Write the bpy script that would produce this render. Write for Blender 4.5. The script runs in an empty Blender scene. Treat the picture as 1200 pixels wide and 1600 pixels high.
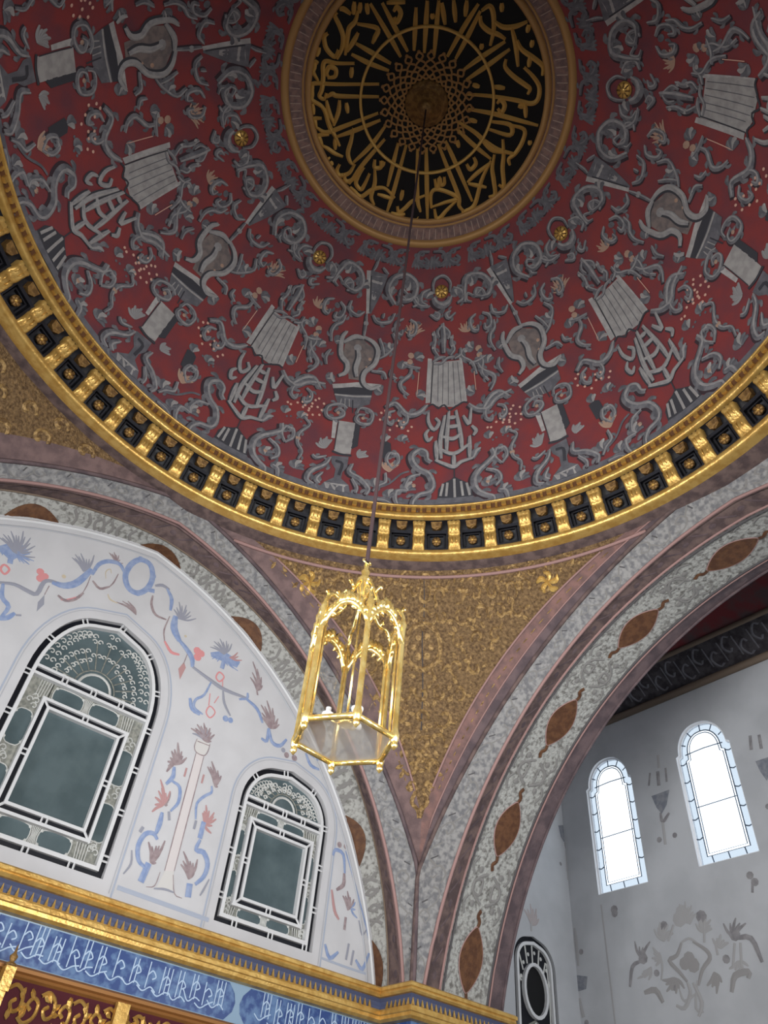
import bpy, bmesh, math, random
from mathutils import Vector, Matrix
from math import sin, cos, pi, radians, sqrt, atan2, hypot
random.seed(7)
SC = bpy.context.scene
COL = SC.collection

# ------------------------------------------------------------------ camera
cam_d = bpy.data.cameras.new('camera'); cam = bpy.data.objects.new('camera', cam_d); COL.objects.link(cam)
_r = Vector((0.75085703, -0.65554569, 0.08045854)); _u = Vector((-0.51326097, -0.50249249, 0.69574742)); _w = Vector((0.41566441, 0.56370306, 0.71376604))
M = Matrix((( _r.x, _u.x, -_w.x, -1.9995), (_r.y, _u.y, -_w.y, -2.8269), (_r.z, _u.z, -_w.z, 0.0), (0, 0, 0, 1)))
cam.matrix_world = M
cam_d.sensor_fit = 'HORIZONTAL'; cam_d.sensor_width = 36.0; cam_d.lens = 36.0 * 1162.33 / 1200.0
cam_d.clip_start = 0.05; cam_d.clip_end = 200
SC.camera = cam

# ------------------------------------------------------------------ world, daylight, exposure
wd = bpy.data.worlds.new('world'); SC.world = wd; wd.use_nodes = True
bg = wd.node_tree.nodes['Background']; bg.inputs[0].default_value = (0.86, 0.93, 1.0, 1); bg.inputs[1].default_value = 2.2
SC.view_settings.view_transform = 'Standard'; SC.view_settings.look = 'None'; SC.view_settings.gamma = 1.0
SC.view_settings.exposure = 0.0; SC.view_settings.use_curve_mapping = False

def daylight(name, loc, aim, sx, sy, power, col=(1.0, 0.995, 0.985), spread=180):
    l = bpy.data.lights.new(name, 'AREA'); l.shape = 'RECTANGLE'; l.size = sx; l.size_y = sy; l.energy = power; l.color = col; l.spread = radians(spread)
    o = bpy.data.objects.new(name, l); COL.objects.link(o); o.location = loc
    o.rotation_euler = (Vector(aim) - Vector(loc)).to_track_quat('-Z', 'Y').to_euler()
    return o
# daylight entering by the tall windows of the two walls behind the camera, and by the bay windows
for x in (-3.2, 0.0, 3.2):
    daylight('window_daylight', (x, -6.05, 1.6), (x * 0.7, 0, 3.1), 1.5, 3.0, 118, spread=92)
for y in (-3.2, 0.0, 3.2):
    daylight('window_daylight', (-5.2, y, 1.6), (0, y * 0.7, 3.1), 1.5, 3.0, 118, spread=92)
for y in (5.13, 3.09, .9):
    daylight('bay_daylight', (10.25, y, 6.3), (7.0, y - 0.8, 2.0), 0.9, 2.2, 2, (0.88, 0.94, 1.0))

daylight('bay_daylight', (8.4, -6.15, 4.2), (8.3, 6.0, 4.2), 1.3, 3.0, 40, (0.92, 0.96, 1.0), spread=70)

# ------------------------------------------------------------------ materials
def lin(c): return tuple(((v / 255) / 12.92 if v / 255 <= 0.04045 else ((v / 255 + 0.055) / 1.055) ** 2.4) for v in c) + (1,)
MATS = {}
def mat(name, c, rough=0.7, metal=0.0, c2=None, scale=6.0, bump=0.0, bscale=40.0, lo=0.4, hi=0.6, spec=0.3, detail=5.0):
    m = bpy.data.materials.new(name); m.use_nodes = True; nt = m.node_tree; b = nt.nodes['Principled BSDF']
    b.inputs['Base Color'].default_value = lin(c); b.inputs['Roughness'].default_value = rough; b.inputs['Metallic'].default_value = metal
    b.inputs['Specular IOR Level'].default_value = spec
    tc = nt.nodes.new('ShaderNodeTexCoord')
    if c2:
        n = nt.nodes.new('ShaderNodeTexNoise'); n.inputs['Scale'].default_value = scale; n.inputs['Detail'].default_value = detail
        nt.links.new(tc.outputs['Object'], n.inputs['Vector'])
        rp = nt.nodes.new('ShaderNodeValToRGB'); rp.color_ramp.elements[0].position = lo; rp.color_ramp.elements[1].position = hi
        rp.color_ramp.elements[0].color = lin(c); rp.color_ramp.elements[1].color = lin(c2)
        nt.links.new(n.outputs['Fac'], rp.inputs['Fac']); nt.links.new(rp.outputs['Color'], b.inputs['Base Color'])
    if bump:
        n2 = nt.nodes.new('ShaderNodeTexNoise'); n2.inputs['Scale'].default_value = bscale; n2.inputs['Detail'].default_value = 4
        nt.links.new(tc.outputs['Object'], n2.inputs['Vector'])
        bp = nt.nodes.new('ShaderNodeBump'); bp.inputs['Strength'].default_value = bump; bp.inputs['Distance'].default_value = 0.05
        nt.links.new(n2.outputs['Fac'], bp.inputs['Height']); nt.links.new(bp.outputs['Normal'], b.inputs['Normal'])
    MATS[name] = m
    return m
mat('dome_red', (136, 60, 60), 0.75, c2=(108, 62, 70), scale=2.2, lo=.38, hi=.7, bump=.1, detail=9)
mat('g', (120, 119, 123), 0.8, c2=(94, 94, 100), scale=10)
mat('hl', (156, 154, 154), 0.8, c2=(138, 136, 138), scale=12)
mat('g2', (145, 143, 144), 0.8)
mat('lt', (166, 163, 161), 0.8, c2=(150, 147, 146), scale=8)
mat('lt2', (178, 175, 173), 0.8, c2=(160, 157, 156), scale=12)
mat('md', (109, 108, 114), 0.8, c2=(94, 94, 100), scale=8)
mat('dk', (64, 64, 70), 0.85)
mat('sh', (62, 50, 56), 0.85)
mat('tan', (173, 143, 125), 0.8)
mat('tand', (128, 116, 112), 0.8, c2=(108, 100, 100), scale=10)
mat('pk', (210, 168, 150), 0.8)
mat('gold', (214, 176, 102), 0.32, 0.5, c2=(196, 154, 82), scale=9, bump=.12, bscale=30)
mat('gold_deep', (150, 116, 68), 0.45, 0.4, c2=(112, 84, 50), scale=14, bump=.3, bscale=25)
mat('gold_letter', (206, 166, 92), 0.42, 0.3)
mat('gold_leaf', (96, 74, 52), 0.5, 0.12, c2=(160, 130, 90), scale=24, lo=.34, hi=.74, bump=.9, bscale=34, detail=10)
mat('gold_relief', (176, 144, 94), 0.4, 0.25, c2=(118, 92, 62), scale=18, bump=.6, bscale=26, detail=8)
mat('lantern_brass', (250, 224, 150), 0.2, 0.8, c2=(230, 194, 112), scale=20)
mat('bl_black', (10, 10, 12), 0.5)
mat('panel_black', (34, 35, 42), 0.45, c2=(22, 21, 26), scale=10)
mat('band_brown', (140, 112, 104), 0.7, c2=(112, 92, 90), scale=12)
mat('tick', (190, 168, 156), 0.7)
mat('pink', (124, 102, 100), 0.8, c2=(102, 84, 84), scale=6, bump=.2, detail=8)
mat('pink_line', (158, 126, 122), 0.75)
mat('orange_pink', (134, 102, 96), 0.8, c2=(108, 86, 84), scale=6, bump=.25, detail=8)
mat('grey_band', (150, 149, 148), 0.85, c2=(112, 112, 115), scale=14, bump=.4, bscale=14, detail=8)
mat('grey_dark', (84, 82, 84), 0.85)
mat('grey_mid', (130, 128, 126), 0.88)
mat('rim_gold', (178, 138, 88), 0.48, 0.25)
mat('dentil_dark', (104, 70, 44), 0.6, 0.2)
mat('blue_grey', (112, 116, 130), 0.85)
mat('brown_band', (112, 94, 90), 0.8, c2=(84, 70, 70), scale=7, bump=.2)
mat('stucco', (170, 170, 166), 0.9, c2=(112, 110, 106), scale=17, lo=.46, hi=.66, bump=.6, bscale=22)
mat('almond', (104, 70, 46), 0.6, c2=(84, 54, 36), scale=12, bump=.2)
mat('mauve', (106, 90, 92), 0.8, c2=(84, 72, 76), scale=5, bump=.2)
mat('wall_white', (196, 196, 199), 0.85, c2=(190, 190, 193), scale=2)
mat('wall_bay', (184, 186, 190), 0.9, c2=(174, 176, 180), scale=1.2)
mat('pale_blue', (164, 172, 188), 0.85)
mat('grey_line', (172, 174, 180), 0.85)  # pale grey of the thin lines round the windows and along the arch edge
mat('bl', (128, 146, 184), 0.85, c2=(146, 160, 190), scale=14)
mat('bg', (146, 148, 160), 0.85)
mat('bn', (158, 144, 146), 0.85, c2=(140, 124, 128), scale=14)
mat('rd', (206, 140, 142), 0.85)
mat('rdd', (176, 138, 138), 0.85)
mat('tn', (194, 182, 160), 0.85)
mat('pkp', (204, 198, 198), 0.85)
mat('gp', (200, 198, 196), 0.85)
mat('gy', (150, 148, 148), 0.9)
mat('gyd', (128, 126, 129), 0.9, c2=(146, 144, 146), scale=9)
mat('gyl', (164, 163, 164), 0.9)
mat('gyb', (118, 122, 132), 0.9, c2=(138, 140, 146), scale=12)
mat('gyp', (168, 160, 160), 0.9)
mat('frame_white', (208, 209, 211), 0.6)
mat('channel_black', (16, 18, 26), 0.4)
mat('pane_teal', (74, 88, 92), 0.22, c2=(88, 102, 106), scale=2.2, spec=.5)
mat('tracery', (150, 150, 142), 0.85, c2=(116, 118, 112), scale=22, lo=.38, hi=.62)
mat('tracery_light', (196, 197, 194), 0.8)
mat('tile_blue', (44, 70, 128), 0.3, c2=(94, 124, 166), scale=10, lo=.44, hi=.62, spec=.5, detail=8)
mat('tile_pale', (134, 160, 184), 0.35, spec=.5)
mat('letter_white', (176, 198, 224), 0.4, spec=.5)
mat('cove_blue', (86, 94, 124), 0.6)
mat('canopy_red', (74, 24, 34), 0.8)
mat('canopy_brown', (150, 104, 58), 0.45, 0.3)
mat('plaster', (128, 126, 124), 0.9)
mat('floor_stone', (104, 84, 68), 0.7, c2=(84, 66, 54), scale=1.5)
mat('bay_red', (104, 40, 44), 0.85, c2=(78, 60, 62), scale=2.5)
mat('frieze_dark', (74, 70, 74), 0.85, c2=(50, 46, 50), scale=8)
mat('moulding_brown', (122, 106, 92), 0.7)
mat('cord', (52, 38, 40), 0.8)
mat('lead', (84, 96, 112), 0.6)
mat('reveal_white', (232, 234, 238), 0.8)
def glassy(name, tint, fac, rough=0.05):
    m = bpy.data.materials.new(name); m.use_nodes = True; nt = m.node_tree; nt.nodes.remove(nt.nodes['Principled BSDF'])
    t = nt.nodes.new('ShaderNodeBsdfTransparent'); t.inputs[0].default_value = tint
    g = nt.nodes.new('ShaderNodeBsdfGlossy'); g.inputs['Roughness'].default_value = rough
    mx = nt.nodes.new('ShaderNodeMixShader'); mx.inputs[0].default_value = fac
    nt.links.new(t.outputs[0], mx.inputs[1]); nt.links.new(g.outputs[0], mx.inputs[2]); nt.links.new(mx.outputs[0], nt.nodes['Material Output'].inputs[0])
    MATS[name] = m
glassy('window_glass', (0.95, 0.98, 1, 1), 0.06)
glassy('border_glass', (0.43, 0.455, 0.48, 1), 0.05)
glassy('lantern_glass', (0.97, 0.97, 0.97, 1), 0.05)
m_ = bpy.data.materials.new('frosted'); m_.use_nodes = True; nt_ = m_.node_tree; nt_.nodes.remove(nt_.nodes['Principled BSDF'])
a_ = nt_.nodes.new('ShaderNodeBsdfTransparent'); d_ = nt_.nodes.new('ShaderNodeBsdfDiffuse'); d_.inputs[0].default_value = lin((236, 236, 240))
tr_ = nt_.nodes.new('ShaderNodeBsdfTranslucent'); tr_.inputs[0].default_value = lin((236, 236, 240))
x1 = nt_.nodes.new('ShaderNodeMixShader'); x1.inputs[0].default_value = .5; x2 = nt_.nodes.new('ShaderNodeMixShader'); x2.inputs[0].default_value = .62
nt_.links.new(d_.outputs[0], x1.inputs[1]); nt_.links.new(tr_.outputs[0], x1.inputs[2]); nt_.links.new(a_.outputs[0], x2.inputs[1]); nt_.links.new(x1.outputs[0], x2.inputs[2]); nt_.links.new(x2.outputs[0], nt_.nodes['Material Output'].inputs[0])
MATS['frosted'] = m_

# ------------------------------------------------------------------ mesh building
def spline(P, n=4, closed=False):
    if len(P) < 3 and not closed: 
        return [(P[0][0] + (P[1][0] - P[0][0]) * i / n, P[0][1] + (P[1][1] - P[0][1]) * i / n) for i in range(n + 1)]
    out = []; N = len(P); rng = N if closed else N - 1
    for i in range(rng):
        p1, p2 = P[i % N], P[(i + 1) % N]
        p0 = P[(i - 1) % N] if closed or i > 0 else (2 * p1[0] - p2[0], 2 * p1[1] - p2[1])
        p3 = P[(i + 2) % N] if closed or i + 2 < N else (2 * p2[0] - p1[0], 2 * p2[1] - p1[1])
        for k in range(n):
            t = k / n
            out.append(tuple(0.5 * (2 * p1[j] + (p2[j] - p0[j]) * t + (2 * p0[j] - 5 * p1[j] + 4 * p2[j] - p3[j]) * t * t + (3 * p1[j] - p0[j] - 3 * p2[j] + p3[j]) * t ** 3) for j in (0, 1)))
    if not closed: out.append(tuple(P[-1]))
    return out

class MB:
    def __init__(s): s.v = []; s.f = []; s.m = []; s.ms = []
    def mi(s, m):
        if m not in s.ms: s.ms.append(m)
        return s.ms.index(m)
    def add(s, vs, fs, m):
        o = len(s.v); k = s.mi(m); s.v += [tuple(x) for x in vs]
        for f in fs: s.f.append(tuple(o + i for i in f)); s.m.append(k)
    def grid(s, fn, nu, nv, m, closed=False):
        vs = [fn(i, j) for i in range(nu) for j in range(nv)]
        fs = [(i * nv + j, ((i + 1) % nu) * nv + j, ((i + 1) % nu) * nv + j + 1, i * nv + j + 1) for i in range(nu if closed else nu - 1) for j in range(nv - 1)]
        s.add(vs, fs, m)
    def box(s, c, d, m, rz=0.0):
        x, y, z = d[0] / 2, d[1] / 2, d[2] / 2; R = Matrix.Rotation(rz, 3, 'Z'); c = Vector(c)
        vs = [c + R @ Vector((a * x, b * y, e * z)) for a in (-1, 1) for b in (-1, 1) for e in (-1, 1)]
        s.add(vs, [(0, 1, 3, 2), (4, 6, 7, 5), (0, 4, 5, 1), (2, 3, 7, 6), (0, 2, 6, 4), (1, 5, 7, 3)], m)
    def tube(s, P, r, m, n=6, caps=True):
        P = [Vector(p) for p in P]; rings = []; up = Vector((0, 0, 1))
        for i, p in enumerate(P):
            t = (P[min(i + 1, len(P) - 1)] - P[max(i - 1, 0)]).normalized()
            a = t.cross(up if abs(t.z) < .95 else Vector((1, 0, 0))).normalized(); b = t.cross(a)
            rr = r[i] if isinstance(r, (list, tuple)) else r
            rings.append([p + (a * cos(2 * pi * k / n) + b * sin(2 * pi * k / n)) * rr for k in range(n)])
        vs = [q for g in rings for q in g]
        fs = [(i * n + k, i * n + (k + 1) % n, (i + 1) * n + (k + 1) % n, (i + 1) * n + k) for i in range(len(P) - 1) for k in range(n)]
        if caps: fs += [tuple(range(n))[::-1], tuple(range((len(P) - 1) * n, len(P) * n))]
        s.add(vs, fs, m)
    def lathe(s, prof, m, n=16, c=(0, 0, 0)):
        k = len(prof)
        vs = [(c[0] + r * cos(2 * pi * i / n), c[1] + r * sin(2 * pi * i / n), c[2] + z) for i in range(n) for r, z in prof]
        s.add(vs, [(i * k + j, ((i + 1) % n) * k + j, ((i + 1) % n) * k + j + 1, i * k + j + 1) for i in range(n) for j in range(k - 1)], m)
    # ---- drawing on a surface: mp(u, v, h) -> 3D point
    def stroke(s, mp, P, w, m, h=.004, rel=.25, n=4, closed=False, prof=None, dx=0, dy=0):
        Q = spline(P, n, closed); N = len(Q); vs = []
        for i, q in enumerate(Q):
            a = Q[(i - 1) % N] if closed else Q[max(i - 1, 0)]; b = Q[(i + 1) % N] if closed else Q[min(i + 1, N - 1)]
            tx, ty = b[0] - a[0], b[1] - a[1]; l = hypot(tx, ty) or 1; nx, ny = -ty / l, tx / l
            k = i / max(N - 1, 1); ww = (w if prof is None else w * prof(k)) / 2
            u, v = q[0] + dx, q[1] + dy
            vs += [mp(u - nx * ww, v - ny * ww, h), mp(u, v, h + rel * w), mp(u + nx * ww, v + ny * ww, h)]
        fs = []
        for i in range(N if closed else N - 1):
            j = (i + 1) % N
            for c in (0, 1): fs.append((3 * i + c, 3 * j + c, 3 * j + c + 1, 3 * i + c + 1))
        s.add(vs, fs, m)
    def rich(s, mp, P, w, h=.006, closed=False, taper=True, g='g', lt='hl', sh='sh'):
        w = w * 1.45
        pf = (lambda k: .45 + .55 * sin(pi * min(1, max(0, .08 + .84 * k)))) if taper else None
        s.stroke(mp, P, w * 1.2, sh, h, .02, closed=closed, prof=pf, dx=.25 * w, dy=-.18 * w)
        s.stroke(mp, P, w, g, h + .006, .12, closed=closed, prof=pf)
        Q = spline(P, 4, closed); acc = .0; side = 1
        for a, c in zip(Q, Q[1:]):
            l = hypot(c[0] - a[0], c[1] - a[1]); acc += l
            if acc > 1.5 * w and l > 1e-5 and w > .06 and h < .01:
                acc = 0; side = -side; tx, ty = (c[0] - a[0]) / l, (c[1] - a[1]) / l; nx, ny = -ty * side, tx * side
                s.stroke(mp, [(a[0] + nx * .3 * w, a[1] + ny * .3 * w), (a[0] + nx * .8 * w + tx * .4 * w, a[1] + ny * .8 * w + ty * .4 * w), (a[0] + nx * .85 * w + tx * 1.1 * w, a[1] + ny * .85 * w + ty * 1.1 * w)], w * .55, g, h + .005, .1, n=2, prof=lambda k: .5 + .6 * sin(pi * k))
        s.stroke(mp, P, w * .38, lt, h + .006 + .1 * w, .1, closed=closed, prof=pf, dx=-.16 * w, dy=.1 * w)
    def poly(s, mp, P, m, h=.008, cols=4):
        vsx = sorted(set([round(p[1], 4) for p in P])); lv = []
        for a, b in zip(vsx, vsx[1:]):
            k = max(1, int((b - a) / .12)); lv += [a + (b - a) * i / k for i in range(k)]
        lv.append(vsx[-1]); rows = []
        for y in lv:
            yy = min(max(y, vsx[0] + 1e-5), vsx[-1] - 1e-5); xs = []
            for i in range(len(P)):
                (x0, y0), (x1, y1) = P[i], P[(i + 1) % len(P)]
                if (y0 <= yy < y1) or (y1 <= yy < y0): xs.append(x0 + (x1 - x0) * (yy - y0) / (y1 - y0))
            if len(xs) >= 2: rows.append((yy, min(xs), max(xs)))
        if len(rows) < 2: return
        s.grid(lambda i, j: mp(rows[i][1] + (rows[i][2] - rows[i][1]) * j / cols, rows[i][0], h), len(rows), cols + 1, m)
    def blob(s, mp, c, r, m, h=.006, rel=.3, n=8):
        vs = [mp(c[0], c[1], h + rel * r)] + [mp(c[0] + r * cos(2 * pi * k / n), c[1] + r * sin(2 * pi * k / n), h) for k in range(n)]
        s.add(vs, [(0, 1 + k, 1 + (k + 1) % n) for k in range(n)], m)
    def draw(s, mp, items, flat=False):
        for kind, c, w, P in items:
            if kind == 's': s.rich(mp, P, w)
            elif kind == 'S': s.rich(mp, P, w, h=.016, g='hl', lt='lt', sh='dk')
            elif kind == 'l': s.stroke(mp, P, w * (1.35 if flat and w > .015 else 1), c, .018 if not flat else .005, .06, n=3, prof=(lambda k: .6 + .4 * sin(pi * k)) if flat and len(P) > 2 else None)
            elif kind == 'p': s.poly(mp, P, c, .012 if not flat else .003)
            elif kind == 'b':
                for q in P: s.blob(mp, q, w * (1 if not flat else random.uniform(.85, 1.1)), c, .014 if not flat else .004, .25 if not flat else .04)
            elif kind == 'r': s.stroke(mp, P, w, c, .014 if not flat else .004, .06, n=4, closed=True)
            elif kind == 'f':
                b = P[0]
                for q in [x for i in range(1, len(P)) for x in ([P[i]] if i + 1 == len(P) else [P[i], ((P[i][0] + P[i + 1][0]) / 2 * .86 + b[0] * .14, (P[i][1] + P[i + 1][1]) / 2 * .86 + b[1] * .14)])]: s.stroke(mp, [b, ((b[0] + q[0]) / 2 + .1 * (q[1] - b[1]), (b[1] + q[1]) / 2 - .1 * (q[0] - b[0])), q], w * (.72 if flat else 1), c, .010 if not flat else .004, .15 if not flat else .05, n=3, prof=lambda k: .35 + sin(pi * min(1, k * .95)) * .75)
    def mesh(s, name, smooth=False):
        me = bpy.data.meshes.new(name); me.from_pydata(s.v, [], s.f)
        for m in s.ms: me.materials.append(MATS[m])
        me.polygons.foreach_set('material_index', s.m)
        if smooth: me.polygons.foreach_set('use_smooth', [True] * len(s.f))
        me.update(); return me
    def build(s, name, parent=None, smooth=False, loc=None, rz=None):
        return link(name, s.mesh(name, smooth), parent, loc, rz)
def link(name, data, parent=None, loc=None, rz=None):
    o = bpy.data.objects.new(name, data); COL.objects.link(o)
    if parent is not None: o.parent = parent
    if loc is not None: o.location = loc
    if rz is not None: o.rotation_euler = (0, 0, rz)
    return o
def tag(o, label, cat=None, group=None, kind=None):
    o['label'] = label
    if cat: o['category'] = cat
    if group: o['group'] = group
    if kind: o['kind'] = kind
    return o
def empty(name, loc=(0, 0, 0)):
    o = bpy.data.objects.new(name, None); COL.objects.link(o); o.location = loc; o.empty_display_size = .1; return o
def one(fn, name, parent, smooth=False):
    b = MB(); fn(b); return b.build(name, parent, smooth)

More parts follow.
